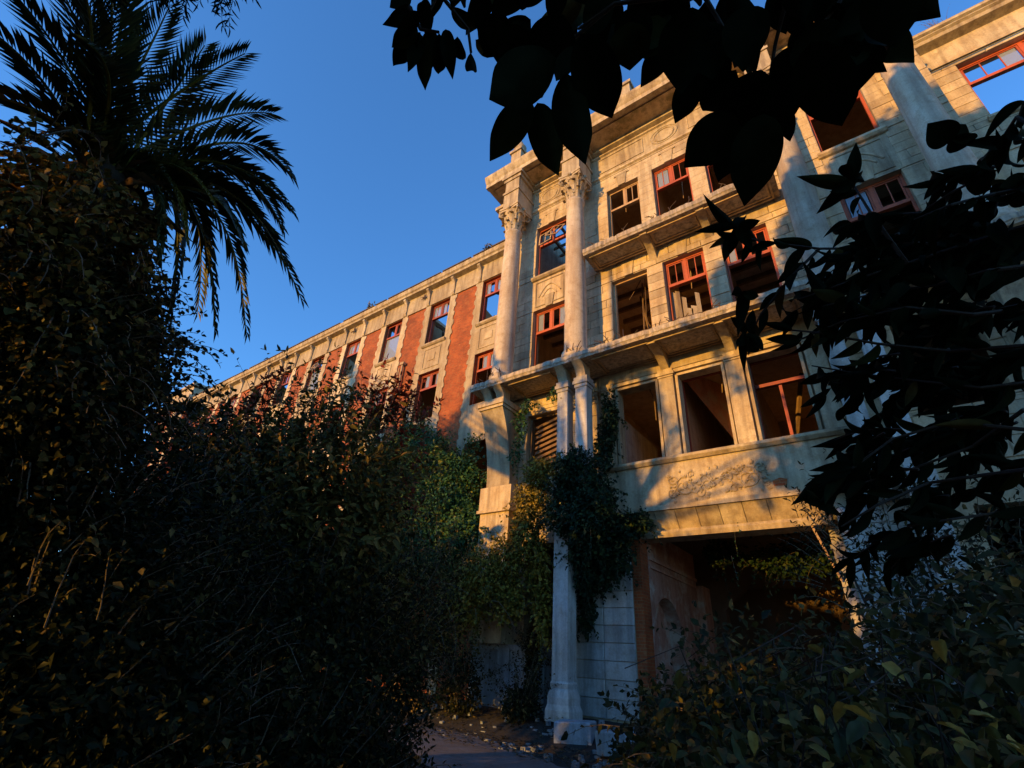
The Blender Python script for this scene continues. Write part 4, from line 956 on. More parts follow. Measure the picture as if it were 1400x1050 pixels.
c6 = aty(500, 780, 11.2)
shrub('leafy_shrub', 'dense dark shrub between the olive shrub and the ivy mound', 'shrub', (c6.x, c6.y, 2.8), (2.0, 1.3, 2.8), 'lf_dark', 0.095, 7500, 90, 72, 0.5)
# bare arching twigs in front of the thicket
tw = MB(); r_ = random.Random(3)
for (px, py, d) in [(480, 760, 8), (560, 800, 9), (520, 780, 8.4), (440, 830, 7.5), (620, 840, 10), (130, 620, 7.4), (250, 600, 7.8), (350, 820, 7), (270, 900, 6), (580, 760, 9)]:
    for k in range(4):
        p = at(px + r_.uniform(-40, 40), py + r_.uniform(-30, 30), d); dr = Vector((r_.uniform(-1, 1), r_.uniform(-.5, .5), r_.uniform(-.1, .9))); pts = [p]
        for s in range(7): dr += Vector((r_.uniform(-.2, .2), r_.uniform(-.2, .2), -0.22)); p = p + dr.normalized() * 0.2; pts.append(p)
        tw.tube(pts, 0.007, 0.003, seg=3)
o = tw.build('bare_twigs', 'twig', kind='stuff'); tag(o, 'thin bare arching twigs over the dark thicket', 'twigs')

# ivy over the wing's lower wall and on the pillars of the porch
creeper('ivy_mound', 'thick dark green ivy mound climbing the brick wing below its windows', 'ivy',
        [(aty(575, 640, 13.6), (1.7, 0.7, 1.5)), (aty(520, 650, 13.6), (1.5, 0.7, 1.4)), (aty(625, 660, 13.7), (1.0, 0.6, 1.3)), (aty(560, 605, 14.1), (1.3, 0.45, 1.0)), (aty(590, 720, 13.3), (2.0, 0.8, 1.6)), (aty(520, 730, 13.2), (1.6, 0.8, 1.6)), (aty(640, 740, 13.2), (0.9, 0.6, 1.2))],
        'lf_ivy', 0.115, 81, dens=1900, shoots=40, base=(-15, 14.3, 0))
for (px, py, seed, lab) in ((645, 610, 82, 'spray of ivy reaching up beside the bracket'), (495, 590, 83, 'spray of ivy reaching up under the lower windows')):
    creeper('ivy_spray', lab, 'ivy', [(aty(px, py, 14.4), (0.35, 0.25, 0.7))], 'lf_ivy', 0.10, seed, dens=500, shoots=60, base=(-13, 14.3, 0))
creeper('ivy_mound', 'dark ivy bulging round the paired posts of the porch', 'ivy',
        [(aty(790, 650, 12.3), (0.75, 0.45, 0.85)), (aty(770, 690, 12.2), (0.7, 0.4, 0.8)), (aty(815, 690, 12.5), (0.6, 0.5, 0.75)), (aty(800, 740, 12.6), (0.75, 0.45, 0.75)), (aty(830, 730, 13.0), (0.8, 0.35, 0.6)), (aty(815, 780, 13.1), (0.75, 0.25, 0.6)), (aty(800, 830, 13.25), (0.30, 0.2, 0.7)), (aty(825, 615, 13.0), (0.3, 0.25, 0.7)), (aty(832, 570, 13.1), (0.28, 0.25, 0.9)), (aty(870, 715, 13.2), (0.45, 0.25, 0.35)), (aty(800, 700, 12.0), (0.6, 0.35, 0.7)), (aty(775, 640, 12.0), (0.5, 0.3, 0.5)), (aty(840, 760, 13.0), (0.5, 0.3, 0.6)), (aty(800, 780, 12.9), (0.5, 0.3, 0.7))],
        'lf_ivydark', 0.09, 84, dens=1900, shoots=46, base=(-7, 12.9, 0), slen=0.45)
creeper('ivy_mound', 'ivy tinted gold as if sunlit, between the bracket and the paired posts', 'ivy',
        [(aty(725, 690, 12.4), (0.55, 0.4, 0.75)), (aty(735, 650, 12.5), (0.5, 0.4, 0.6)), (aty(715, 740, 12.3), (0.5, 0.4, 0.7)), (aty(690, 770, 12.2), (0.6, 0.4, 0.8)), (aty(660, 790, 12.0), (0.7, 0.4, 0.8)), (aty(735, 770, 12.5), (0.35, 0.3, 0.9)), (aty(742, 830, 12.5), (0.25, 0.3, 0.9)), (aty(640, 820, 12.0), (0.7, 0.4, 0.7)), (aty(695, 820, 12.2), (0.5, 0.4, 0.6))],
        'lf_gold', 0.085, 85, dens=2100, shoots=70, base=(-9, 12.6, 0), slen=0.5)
creeper('ivy_strand', 'thin ivy strand hanging under the balcony by the broken shutter', 'ivy',
        [(aty(712, 580, 12.9), (0.22, 0.2, 0.6)), (aty(720, 555, 12.9), (0.25, 0.2, 0.25)), (aty(706, 620, 12.9), (0.25, 0.2, 0.4)), (aty(758, 540, 12.7), (0.18, 0.2, 0.3))], 'lf_ivy', 0.09, 86, dens=700, shoots=60, base=(-9.2, 13.2, 0), slen=0.4)
hv = Leafy(87); 
for (px, py, n) in ((1005, 690, 15), (1003, 720, 12), (1000, 760, 14)):
    hv.shoot(aty(px, py, 13.7), (0.05, 0, -1), 0.7, n, 0.06, 0.5, 0.1, wig=0.12)
t = thing('hanging_vine', 'single thin vine hanging from the apron in front of the porch', 'vine', aty(1000, 860, 13.7)); hv.build('leaves', 'lf_ivy', t)
creeper('ivy_curtain', 'dark creeper hanging from the ceiling inside the porch', 'creeper', [(aty(1080, 765, 16), (1.3, 0.4, 0.45)), (aty(985, 755, 16), (0.5, 0.4, 0.35)), (aty(1150, 755, 15.8), (0.6, 0.4, 0.4))], 'lf_ivydark', 0.10, 88, dens=1200, shoots=26, base=(-3, 16, 0))

# fan palm glimpsed beyond the thicket, by the far end of the wing
fp = at(212, 590, 15.0); fan = thing('fan_palm', 'small fan palm showing above the thicket near the far end of the wing', 'palm tree', (fp.x, fp.y, 0))
MB().tube([(fp.x, fp.y, 0), (fp.x, fp.y, fp.z - 0.2)], 0.14, 0.11, seg=8).build('trunk', 'palmbark', fan)
for k in range(13):
    r_ = random.Random(400 + k); a = k * 2.4; el = r_.uniform(-0.3, 0.9); d = Vector((math.cos(a) * math.cos(el), math.sin(a) * math.cos(el), math.sin(el))); h = fp + d * 0.85
    s = d.cross(Vector((0, 0, 1))).normalized(); u = s.cross(d); P = []; D = []; Nn = []
    for j in range(26):
        th = -1.9 + 3.8 * j / 25; dd = d * math.cos(th) + s * math.sin(th) - Vector((0, 0, 0.18)); P.append(h); D.append(dd); Nn.append(u + s * 0.4 * (1 if j % 2 else -1))
    o = link(leaves_mesh('fan_leaf', P, D, Nn, 0.62, 0.05, 'lf_palm', True), 'fan_leaf', fan); MB().tube([fp, h], 0.012, seg=4).build('leaf_stalk', 'lf_dead', o)

# tufts growing on the roof edges
for i, (px, py, Y, h, lab, mt) in enumerate([(664, 349, YW - 0.3, 0.55, 'small bushy weed on the wing roof beside the end column', 'lf_gold'), (504, 428, YW - 0.3, 0.6, 'small weed growing midway along the wing roof edge', 'lf_gold'), (1288, 42, YW - 0.3, 0.9, 'dry leafless weed on the right-hand roof edge', 'lf_dead')]):
    p = aty(px, py, Y); t = thing('roof_weed', lab, 'weed', (p.x, p.y, 21.0), 'weeds on the roof'); L = Leafy(90 + i)
    for k in range(22): L.shoot((p.x + random.uniform(-.2, .2), p.y, 20.98), (random.uniform(-.5, .5), random.uniform(-.4, .4), 1), h * random.uniform(0.5, 1.1), 9, 0.15 if i < 2 else 0.03, 0.4, 0.1)
    L.build('foliage', mt, t)

# ------------------------------------------------------------------ large leaves hanging into the picture from above
def leaf_template(curl, fold, wprof='ovate', n=18, wave=0.0):
    b = MB(); vs = []; fs = []
    for i in range(n):
        t = i / (n - 1)
        if wprof == 'ovate': wd = (t ** 0.62 * (1 - t) ** 0.80) / 0.496 * (1 - 0.42 * max(0, (t - 0.70) / 0.30) ** 1.4)
        else: wd = (t ** 0.70 * (1 - t) ** 0.95) / 0.425 * (1 - 0.25 * t ** 4)
        wd = max(min(wd, 1.0), 0.012)
        z = -curl * t * t
        for s in (-1, -0.5, 0, 0.5, 1): vs.append((s * wd * 0.5, t - 0.18 * curl * t * t, z + fold * abs(s) * wd * 0.5 + wave * math.sin(t * 14 + s * 2) * abs(s)))
    for i in range(n - 1):
        for s in range(4): fs.append((i * 5 + s, i * 5 + s + 1, i * 5 + s + 6, i * 5 + s + 5))
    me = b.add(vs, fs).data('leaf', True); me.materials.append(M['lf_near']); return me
OV = [leaf_template(c, f, wave=wv) for c, f, wv in ((0.10, 0.25, 0.01), (0.25, 0.35, 0.012), (0.02, 0.15, 0.015), (0.4, 0.3, 0.01))]
LN = [leaf_template(c, f, 'lance', wave=0.006) for c, f in ((0.25, 0.3), (0.5, 0.35), (0.8, 0.3), (0.1, 0.2))]
def near_leaf(p0, p1, width, parent, tmpl, tilt=None, r=random, stalk=None, mat=None):
    """leaf from base p0 to tip p1; its blade turned by a random tilt from facing the viewer"""
    y = (p1 - p0); l = y.length; y.normalize(); view = (EYE - p0.lerp(p1, 0.5)).normalized()
    x = y.cross(view).normalized(); z = x.cross(y); a = r.uniform(-0.6, 0.6) if tilt is None else tilt
    x, z = x * math.cos(a) + z * math.sin(a), z * math.cos(a) - x * math.sin(a)
    if r.random() < 0.5: x, z = -x, -z
    o = bpy.data.objects.new('leaf', r.choice(tmpl)); COL.objects.link(o); o.parent = parent
    m = Matrix.Identity(4)
    for k in range(3): m[k][0] = x[k] * width; m[k][1] = y[k] * l; m[k][2] = z[k] * l; m[k][3] = p0[k] - wloc(parent)[k]
    o.matrix_local = m; return o
RB = random.Random(77)
big_base = Vector((2.2, 0.2, 0))
big = thing('overhanging_tree', 'dark broad-leaved branch hanging into the top of the picture', 'tree', big_base)
MB().tube([big_base + Vector((0, 0, -0.1)), big_base + Vector((0.1, 0, 2.0)), Vector((1.9, 0.9, 3.4)), at(1330, -140, 1.9)], 0.16, 0.05, seg=9).build('trunk', 'bark', big)
BIG = [((726, 136), (668, 220), 46, 1.0), ((734, 141), (763, 240), 50, 1.05), ((774, 100), (795, 230), 54, 0.98), ((794, 46), (839, 167), 64, 1.02), ((760, 78), (657, 142), 70, 1.0), ((783, 63), (760, 112), 26, 1.05),
       ((954, 98), (923, 169), 36, 1.1), ((946, 10), (926, 126), 66, 1.05), ((1006, 95), (954, 166), 40, 1.1), ((1006, 158), (936, 229), 62, 1.0), ((1010, 170), (982, 250), 38, 1.08), ((1046, 156), (1017, 282), 60, 0.98), ((1071, 132), (1080, 195), 22, 1.05), ((1108, 58), (1151, 174), 68, 1.0),
       ((1022, 8), (1016, 95), 52, 1.1), ((1205, -40), (1235, 62), 64, 1.05), ((1200, -30), (1281, 22), 46, 1.1), ((1040, 95), (1000, 190), 70, 1.12), ((1060, 100), (1060, 180), 62, 1.15), ((1085, 60), (1095, 130), 60, 1.2), ((1115, 30), (1120, 110), 55, 1.2), ((1160, -10), (1150, 50), 40, 1.3),
       ((860, 30), (862, 100), 52, 1.15), ((900, 20), (880, 84), 50, 1.2), ((880, 10), (850, 80), 50, 1.2), ((770, 20), (740, 95), 64, 1.1), ((720, 40), (690, 100), 54, 1.15), ((690, 20), (665, 80), 50, 1.2), ((960, 30), (975, 110), 50, 1.2), ((985, 60), (960, 130), 46, 1.2), ((1165, 20), (1172, 78), 40, 1.25),
       ((581, 50), (581, 124), 22, 1.3), ((600, 45), (601, 114), 20, 1.35), ((610, 40), (618, 106), 20, 1.3), ((570, 40), (537, 91), 26, 1.3), ((575, 45), (558, 98), 20, 1.35), ((565, 15), (531, 33), 22, 1.3), ((570, 35), (535, 66), 24, 1.3), ((560, -10), (533, 10), 22, 1.35), ((644, 72), (645, 112), 16, 1.4), ((590, 40), (588, 96), 26, 1.4), ((625, 50), (632, 92), 18, 1.4), ((650, 55), (672, 78), 16, 1.45)]
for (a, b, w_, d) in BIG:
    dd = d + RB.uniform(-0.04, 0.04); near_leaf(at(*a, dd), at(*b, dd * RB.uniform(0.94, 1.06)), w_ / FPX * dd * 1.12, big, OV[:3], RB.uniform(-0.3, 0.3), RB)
# filling leaves behind them, up the branch
for k in range(200):
    px = RB.uniform(545, 1240); lim = 46 if px < 660 else (84 if px < 900 else 95)
    py = RB.uniform(-120, lim - 25); d = RB.uniform(1.15, 1.7); a = RB.gauss(1.6, 0.55); l = RB.uniform(55, 85) if px > 660 else RB.uniform(36, 52)
    b = (px + l * math.cos(a), py + l * math.sin(a))
    if b[1] > lim + 26 or (px < 660 and b[0] < 530): continue
    near_leaf(at(px, py, d), at(*b, d * RB.uniform(0.92, 1.08)), l * 0.48 / FPX * d, big, OV, RB.uniform(-0.5, 0.5), RB)
br = [[(1330, -140), (1200, -70), (1080, -20), (960, -10), (840, 5), (790, 40)], [(1080, -20), (1060, 60), (1046, 150)], [(1046, 100), (1005, 150)], [(960, -10), (990, 40), (1006, 92)], [(840, 5), (775, 60), (740, 132), (726, 137)], [(775, 60), (774, 98)], [(960, -10), (700, -30), (600, -10), (575, 40)], [(600, -10), (640, 40), (644, 72)], [(1200, -70), (1150, 0), (1108, 55)], [(560, 10), (575, 40), (600, 44)]]
for i, pl in enumerate(br):
    MB().tube([at(x, y, 1.25 + 0.05 * math.sin(j + i)) for j, (x, y) in enumerate(pl)], 0.010 if i == 0 else 0.0045, 0.003, seg=6).build('twig', 'darktwig', big)

# narrow-leaved bough reaching in from the right
RR = random.Random(99)
rb_base = Vector((2.6, 1.6, 0)); rbt = thing('overhanging_shrub', 'dark narrow-leaved bough reaching in from the right edge', 'shrub', rb_base)
MB().tube([rb_base + Vector((0, 0, -0.1)), rb_base + Vector((0.0, 0.1, 1.2)), at(1480, 700, 2.2), at(1420, 520, 1.9)], 0.07, 0.02, seg=8).build('stem', 'bark', rbt)
TW = [[(1430, 300), (1330, 330), (1240, 360), (1160, 385), (1090, 410)], [(1440, 250), (1360, 265), (1300, 280), (1250, 300)], [(1420, 420), (1330, 430), (1240, 420), (1150, 440), (1080, 470)], [(1430, 520), (1340, 530), (1250, 520), (1170, 510), (1110, 500)], [(1430, 590), (1350, 582), (1288, 580), (1220, 600), (1165, 640), (1110, 655)],
      [(1420, 640), (1340, 650), (1270, 660), (1200, 690), (1150, 720)], [(1430, 470), (1300, 480), (1200, 470), (1120, 455), (1070, 450)], [(1300, 380), (1200, 340), (1120, 340), (1040, 330), (1000, 318)], [(1120, 340), (1080, 380), (1040, 430), (1020, 470)], [(1430, 360), (1350, 370), (1280, 390), (1200, 400), (1120, 420)], [(1240, 360), (1190, 290), (1165, 250)], [(1430, 180), (1390, 160), (1370, 190), (1340, 220)], [(1400, 560), (1330, 610), (1250, 640), (1180, 660)], [(1430, 690), (1370, 700), (1300, 710), (1240, 720)], [(1430, 120), (1400, 140), (1380, 200)]]
for i, pl in enumerate(TW):
    d0 = RR.uniform(1.35, 1.8); P = [at(x, y, d0 + 0.06 * math.sin(1.7 * j + i)) for j, (x, y) in enumerate(pl)]
    MB().tube(P, 0.005, 0.002, seg=5).build('twig', 'darktwig', rbt)
    for j in range(len(P) - 1):
        n = 5 if i in (0, 7, 9) else (2 if i in (3, 4, 5, 12, 13) else 3)
        for k in range(n):
            q = P[j].lerp(P[j + 1], (k + RR.random()) / n); l = RR.uniform(28, 44) / FPX * d0; s = RR.choice((-1, 1))
            dr = (P[j + 1] - P[j]).normalized() * RR.uniform(0.1, 0.7) + CU * (-0.55 + 0.75 * s * RR.random()) + CF * RR.uniform(-.35, .35) + CR * RR.uniform(-.35, .2)
            near_leaf(q, q + dr.normalized() * l, l * RR.uniform(0.34, 0.46), rbt, LN, RR.uniform(-0.9, 0.9), RR)
# star-shaped tufts at the twig ends
for (cx, cy, d, tips) in [((1165), 247, 1.45, [(1095, 246, 18), (1176, 196, 16), (1118, 292, 16), (1148, 218, 14), (1205, 232, 14), (1190, 268, 15), (1140, 262, 14)]), (1008, 312, 1.4, [(964, 283, 15), (948, 316, 13), (1012, 278, 18), (998, 352, 15), (1040, 300, 16), (1030, 340, 16)]), (1020, 455, 1.5, [(1000, 430, 14), (1006, 478, 14), (1040, 500, 14), (1030, 420, 13), (1058, 480, 14), (1012, 500, 12)]), (1016, 400, 1.45, [(1002, 402, 16), (1012, 440, 18), (1040, 405, 14)]), (1165, 640, 1.5, [(1100, 660, 14), (1110, 690, 15), (1140, 610, 12), (1180, 600, 12), (1120, 640, 13)]), (1120, 690, 1.5, [(1094, 668, 12), (1104, 684, 12), (1150, 700, 12)]), (1300, 190, 1.5, [(1274, 172, 30), (1320, 170, 30), (1330, 200, 26)])]:
    for (tx, ty, w_) in tips:
        near_leaf(at(cx + RR.uniform(-4, 4), cy + RR.uniform(-4, 4), d), at(tx, ty, d * RR.uniform(0.95, 1.05)), w_ / FPX * d * 1.15, rbt, LN if w_ < 25 else OV, RR.uniform(-0.4, 0.4), RR)
# solid upper part of the bough
for k in range(62):
    px = RR.uniform(1120, 1410); top = 395 - (px - 1100) * 0.62 + 20; py = RR.uniform(top, 425); d = RR.uniform(1.4, 1.9); a = RR.uniform(1.0, 4.2); l = RR.uniform(32, 48)
    near_leaf(at(px, py, d), at(px + l * math.cos(a), py + l * math.sin(a) * 0.7, d * RR.uniform(0.92, 1.08)), l * 0.42 / FPX * d, rbt, LN + OV[:2], RR.uniform(-0.5, 0.5), RR)

def baked(mats_t, name, parent, mat):
    V_ = []; F_ = []; o = 0
    for me, m in mats_t:
        co = np.empty(len(me.vertices) * 3); me.vertices.foreach_get('co', co); co = co.reshape(-1, 3)
        a = np.array(m); V_.append(co @ a[:3, :3].T + a[:3, 3]); F_ += [tuple(v + o for v in p.vertices) for p in me.polygons]; o += len(co)
    me = bpy.data.meshes.new(name); me.from_pydata(np.concatenate(V_).tolist(), [], F_); me.update(); me.polygons.foreach_set('use_smooth', [True] * len(me.polygons)); me.materials.append(M[mat])
    return link(me, name, parent, 'stuff')
LNS = [leaf_template(c, f, 'lance', n=8, wave=0.006) for c, f in ((0.3, 0.3), (0.6, 0.35), (0.9, 0.3), (0.1, 0.2))]
mass = []
def mleaf(p0, p1, width, tilt):
    y = p1 - p0; l = y.length; y.normalize(); view = (EYE - p0).normalized(); x = y.cross(view).normalized(); z = x.cross(y)
    x, z = x * math.cos(tilt) + z * math.sin(tilt), z * math.cos(tilt) - x * math.sin(tilt)
    if RR.random() < 0.5: x, z = -x, -z
    m = Matrix.Identity(4)
    for k in range(3): m[k][0] = x[k] * width; m[k][1] = y[k] * l; m[k][2] = z[k] * l; m[k][3] = p0[k]
    mass.append((RR.choice(LNS), m))
tws = MB()
for k in range(54):
    # start on the upper right, run left and down; the lower half stays open
    up_ = k < 20
    if up_: sx = RR.uniform(1190, 1440); top = 330 - (sx - 1180) * 0.62; sy = top + (440 - top) * RR.random()
    else: sx = RR.uniform(1200, 1440); sy = RR.uniform(440, 740)
    d = RR.uniform(1.5, 2.3); a = RR.uniform(2.4, 3.4); L_ = RR.uniform(70, 150) if up_ else RR.uniform(50, 120)
    P = [at(sx + L_ * t * math.cos(a) , sy + L_ * t * math.sin(a) * 0.6 + 26 * t * t, d + 0.1 * t) for t in (0, 0.25, 0.5, 0.75, 1)]
    tws.tube(P, 0.004, 0.0015, seg=4)
    for j in range(4):
        for q in range(3 if sy > 440 else 4):
            b = P[j].lerp(P[j + 1], RR.random()); l = RR.uniform(26, 42) / FPX * d; dr = (P[j + 1] - P[j]).normalized() * RR.uniform(0.2, 0.8) - CU * RR.uniform(-0.25, 0.9) + CF * RR.uniform(-.3, .3) + CR * RR.uniform(-.3, .3)
            mleaf(b, b + dr.normalized() * l, l * RR.uniform(0.34, 0.48), RR.uniform(-0.9, 0.9))
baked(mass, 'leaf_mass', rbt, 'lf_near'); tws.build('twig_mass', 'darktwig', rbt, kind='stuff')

# small dark conifer spray at the very top, left of centre
cn = thing('conifer_spray', 'small dark needle spray at the top edge above the palm', 'tree', at(260, -120, 4.0) * 1.0)
Lc = Leafy(121)
for k in range(26):
    Lc.shoot(at(RR.uniform(150, 345), RR.uniform(-40, 0), 3.6), (RR.uniform(-.6, .6), RR.uniform(-.4, .4), -0.35), 0.16, 16, 0.06, 0.14, 0.6, stem=0.002)
Lc.build('needles', 'lf_near', cn, stemmat='darktwig')
MB().tube([at(100, -60, 3.7), at(250, -30, 3.6), at(350, -25, 3.7)], 0.01, 0.004, seg=5).build('branch', 'darktwig', cn)

# ------------------------------------------------------------------ brambles in the lower right
RBm = random.Random(131)
def gz(x, y): return terrain_z(x, y)
HT = [(925, 925, 8.8), (940, 885, 8.4), (985, 860, 7.9), (1030, 842, 7.4), (1090, 835, 7.0), (1150, 838, 6.6), (1210, 800, 6.0), (1270, 770, 5.6), (1340, 760, 5.2), (1400, 770, 5.0)]
brm = thing('bramble_thicket', 'tangled bramble thicket filling the lower right in front of the porch', 'brambles', (-0.5, 5.0, 0)); L = Leafy(132)
for (px, py, d) in HT:
    p = ath(px, py, d)
    for k in range(5):
        dd = d - k * 0.75 - RBm.uniform(0, 0.4); q = ath(px + RBm.uniform(-15, 25), min(py + 14 * k + RBm.uniform(0, 20), 1000), dd); zt = max(q.z - (0.12 if px < 950 else -0.05), 0.5) if k < 1 else max(min(q.z, 1.75 - 0.18 * k), 0.4)
        L.blob((q.x, q.y, zt * 0.5), (0.66, 0.66, zt * 0.52), 950, 0.095, 0.6, 0.45, lump=0.15)
        for m in range(10):
            a = RBm.uniform(0, 6.28); L.shoot((q.x + 0.45 * math.cos(a), q.y + 0.45 * math.sin(a), zt * RBm.uniform(0.5, 0.95)), (math.cos(a), math.sin(a), RBm.uniform(0.2, 1.2)), RBm.uniform(0.3, 0.7), 8, 0.09, 0.6, 0.8)
L.build('foliage', 'lf_bramble_mass', brm)
BRT = [leaf_template(c, f, wave=0.02) for c, f in ((0.2, 0.3), (0.4, 0.35), (0.1, 0.2))]
for m_ in BRT: m_.materials.clear(); m_.materials.append(M['lf_bramble'])
for k in range(270):
    px = RBm.uniform(880, 1420); t = (px - 800) / 600; py = RBm.uniform(940 - 130 * t, 1075); d = max(2.9, 4.9 - 1.8 * t - (py - 860) / 120 * 0.8) * RBm.uniform(0.85, 1.15)
    p = at(px, py, d); l = RBm.uniform(0.07, 0.12); dr = Vector((RBm.gauss(0, 1), RBm.gauss(0, 1), RBm.gauss(-0.25, 0.5))).normalized()
    if p.z < 0.1: continue
    y = dr; up = Vector((RBm.gauss(0, .5), RBm.gauss(0, .5), 1)); x = y.cross(up).normalized(); z = x.cross(y)
    o = bpy.data.objects.new('leaf', RBm.choice(BRT)); COL.objects.link(o); o.parent = brm; m4 = Matrix.Identity(4)
    for q in range(3): m4[q][0] = x[q] * l * 0.6; m4[q][1] = y[q] * l; m4[q][2] = z[q] * l; m4[q][3] = p[q] - brm.location[q]
    o.matrix_local = m4
st = MB()
for k in range(26):
    px = RBm.uniform(980, 1400); d = RBm.uniform(3.0, 5.5); p = ath(px, RBm.uniform(880, 960), d); p.z = max(p.z, 0.6); a = RBm.uniform(0, 6.28); h = Vector((math.cos(a), math.sin(a), 0))
    st.tube([(p.x, p.y, 0.0), (p.x + 0.1 * h.x, p.y + .1 * h.y, p.z * 0.7), (p.x + 0.35 * h.x, p.y + .35 * h.y, p.z + 0.1), (p.x + 0.75 * h.x, p.y + .75 * h.y, p.z - 0.05)], 0.006, 0.003, seg=4)
st.build('canes', 'darktwig', brm, kind='stuff')
# shrub with small leaves against the pier at the right
c = aty(1230, 770, 10.2); shrub('leafy_shrub', 'small-leaved grey-green shrub in front of the right-hand pillar of the porch', 'shrub', (c.x, c.y, c.z - 0.4), (1.3, 1.0, 1.6), 'lf_dark', 0.10, 900, 80, 141, 0.32, shoot_len=0.9)
c = aty(1360, 800, 9.0); shrub('leafy_shrub', 'dark shrub behind the brambles at the right edge', 'shrub', (c.x, c.y, 1.9), (1.3, 1.0, 1.6), 'lf_dark', 0.10, 3800, 60, 142, 0.45)
for i, (px, py, Y, z, rd, lab) in enumerate([(712, 935, 12.2, 0.7, (0.5, 0.4, 0.45), 'straggly weeds against the low plinth left of the tall pillar'), (630, 920, 12.0, 1.0, (0.8, 0.5, 0.8), 'dark weeds growing between the plinth and the path'), (728, 900, 12.9, 1.4, (0.22, 0.2, 1.4), 'dark creeper standing behind the tall pillar')]):
    c = aty(px, py, Y); shrub('weeds', lab, 'weeds', (c.x, Y, z), rd, 'lf_dark', 0.075, 1700, 60, 160 + i, 0.5, trunk=False)
# leaf litter along the path edge
Lf = Leafy(151)
for k in range(2000):
    x = RBm.uniform(-13, -2); y = RBm.uniform(9.5, 12.4) - 0.12 * (x + 7); Lf.leaf((x, y, max(gz(x, y), 0.05) + 0.03 + RBm.uniform(0, 0.03)), (RBm.gauss(0, 1), RBm.gauss(0, 1), 0.1), (RBm.gauss(0, .3), RBm.gauss(0, .3), 1), RBm.uniform(0.05, 0.11), 0.055)
t = Lf.build('leaf_litter', 'lf_litter', None); tag(t, 'fallen leaves scattered between the path and the pillar', 'leaf litter')

# ------------------------------------------------------------------ the park behind the viewer, whose trees shade the lower front
def shade_tree(label, base, clumps, seed, n=1500, leaf=0.26, mat='lf_dark'):
    base = Vector(base); t = thing('park_tree', label, 'tree', base, 'trees of the park behind the viewer'); top = max(c[0][2] for c in clumps); tr = MB()
    tr.tube([base + Vector((0, 0, -.1)), base + Vector((0.1, 0.1, top * 0.45)), base + Vector((0, 0, top * 0.9))], 0.28, 0.06, seg=8)
    L = Leafy(seed)
    for c, rad in clumps:
        tr.tube([base + Vector((0, 0, top * 0.4)), Vector(c)], 0.09, 0.03, seg=5)
        L.blob(c, (rad[0], min(1.6, rad[0] * 2), rad[2]), max(40, int(n * rad[0] * rad[2])), leaf if rad[0] > 0.5 else leaf * 0.6, 0.55, 0.3, lump=0.07)
    tr.build('trunk', 'bark', t); L.build('crown', mat, t, simple=True)
def back(x, z, D):                              # the point D metres toward the sun from a place on the front
    p = Vector((x, YM, z)) + TOSUN * D; return (p.x, p.y, p.z)
SHD = 21.0
def cl(*a): return [(back(x, z, SHD + dd), (rx, 1.6, rz)) for x, z, rx, rz, dd in a]
b0 = back(3.5, 0, SHD)
shade_tree('tall park tree standing behind the viewer, shading the right of the front', (b0[0], b0[1], 0), cl((2.6, 6.0, 3.0, 2.6, 0), (4.6, 10.0, 3.2, 3.0, 1), (1.5, 10.2, 2.3, 2.6, -1), (4.4, 14.0, 2.0, 2.3, 0), (2.4, 12.9, 1.3, 1.6, 1), (6.0, 12.0, 2, 2.5, 0), (3.4, 11.6, 2.6, 2.8, 0.5), (2.6, 14.6, 1.6, 1.5, 0), (6.5, 14.6, 2.2, 2.2, 0), (3.6, 15.0, 2.1, 1.9, 0.5), (5.2, 15.6, 1.8, 1.7, 0), (1.0, 13.2, 1.3, 1.6, 0), (1.2, 8.6, 1.8, 2.0, 0), (-1.6, 12.4, 0.9, 1.2, 0), (0.6, 7.4, 1.6, 2.0, 1), (8.4, 9.0, 3.0, 4.5, 0), (10.5, 13.0, 3.0, 2.6, 0), (3.4, 0.6, 3.0, 2.4, -2.5), (5.4, 2.5, 2.2, 2.4, -2.5), (2.8, 2.6, 2.5, 2.6, 0), (-0.4, 8.2, 0.8, 0.5, 0), (-0.9, 6.2, 0.9, 0.7, 0), (0.0, 4.2, 0.85, 1.5, 0)), 201)
b1 = back(-6, 0, SHD)
bands = []
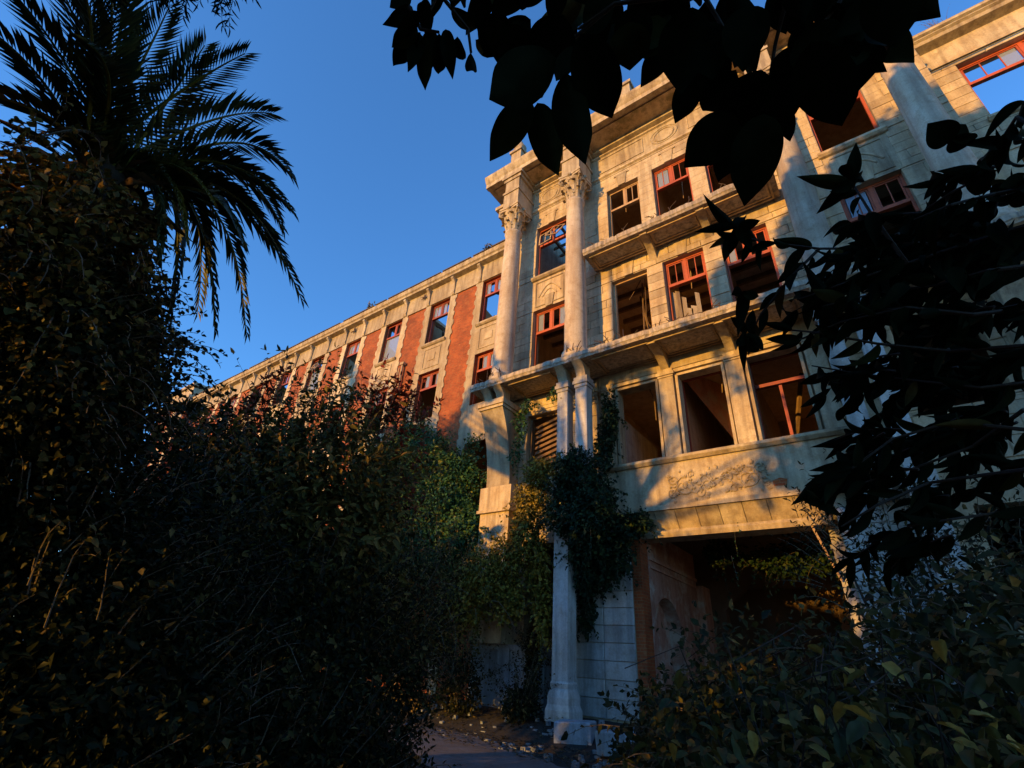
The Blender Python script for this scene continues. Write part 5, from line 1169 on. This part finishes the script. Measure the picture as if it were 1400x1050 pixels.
for (xa, za, xb, zb, n_) in ((-6.6, 7.2, -5.2, 5.0, 6), (-4.9, 9.9, -4.0, 7.4, 5), (-6.4, 10.4, -4.6, 10.1, 5), (-2.6, 10.2, -2.0, 8.4, 4), (-1.7, 7.0, -2.3, 5.2, 4), (-5.6, 6.6, -5.0, 5.1, 4), (-9.5, 7.6, -10.6, 9.4, 4), (-7.4, 12.6, -6.8, 10.4, 3), (-10.5, 12.2, -9.9, 11.0, 3), (-15.2, 11.6, -13.6, 12.6, 5), (-18.8, 12.8, -18.2, 11.2, 4), (-24.4, 17.2, -24.0, 14.6, 5)):
    for q in range(n_): bands.append((xa + (xb - xa) * q / n_ + random.uniform(-.1, .1), za + (zb - za) * q / n_, random.uniform(0.14, 0.30), random.uniform(0.16, 0.34), random.uniform(-.6, .6)))
shade_tree('spreading park tree behind the viewer, shading the foot of the front', (b1[0], b1[1], 0), cl((-6.5, 2.6, 2.4, 2.0, 0), (-3.0, 1.0, 2.6, 1.3, 0.5), (-7.5, 4.4, 1.0, 1.1, 0), (-7.4, 7.6, 0.45, 1.6, 0.4), (-6.3, 5.5, 0.55, 0.8, 0), (-8.8, 2.4, 1.4, 2.0, 0), (-7.2, 0.9, 1.4, 1.0, 0), (-4.2, 3.3, 0.9, 0.9, 0), (-3.0, 3.2, 0.6, 0.8, 0), (-4.9, 4.35, 0.55, 0.35, 0), (-4.2, 4.35, 0.55, 0.35, 0), (-7.2, 10.2, 0.6, 0.3, 0), (-6.2, 9.4, 0.3, 0.3, 0), *bands), 202)
b2 = back(-14, 0, SHD)
shade_tree('broad park tree behind the viewer, shading the foot of the wing', (b2[0], b2[1], 0), cl((-11.0, 2.6, 2.0, 2.2, 0), (-14.5, 3.2, 2.8, 2.4, 0), (-14.9, 10.2, 0.7, 1.2, 0.5), (-16.9, 10.6, 0.45, 1.3, 0), (-18.5, 3.6, 3.0, 2.8, 0), (-12.0, 9.6, 0.8, 0.5, 0), (-10.4, 10.3, 0.7, 0.4, 0), (-19.8, 11.4, 0.8, 0.7, 0), (-14.3, 12.2, 0.35, 0.9, 0)), 203)
b3 = back(-26, 0, SHD)
shade_tree('low park tree behind the viewer, farthest along the wing', (b3[0], b3[1], 0), cl((-22.5, 4.0, 2.8, 3.0, 0), (-27.0, 4.5, 3.4, 3.5, 0), (-33, 4.5, 3.6, 3.5, 0), (-24.2, 15.6, 0.5, 1.4, 0)), 204)
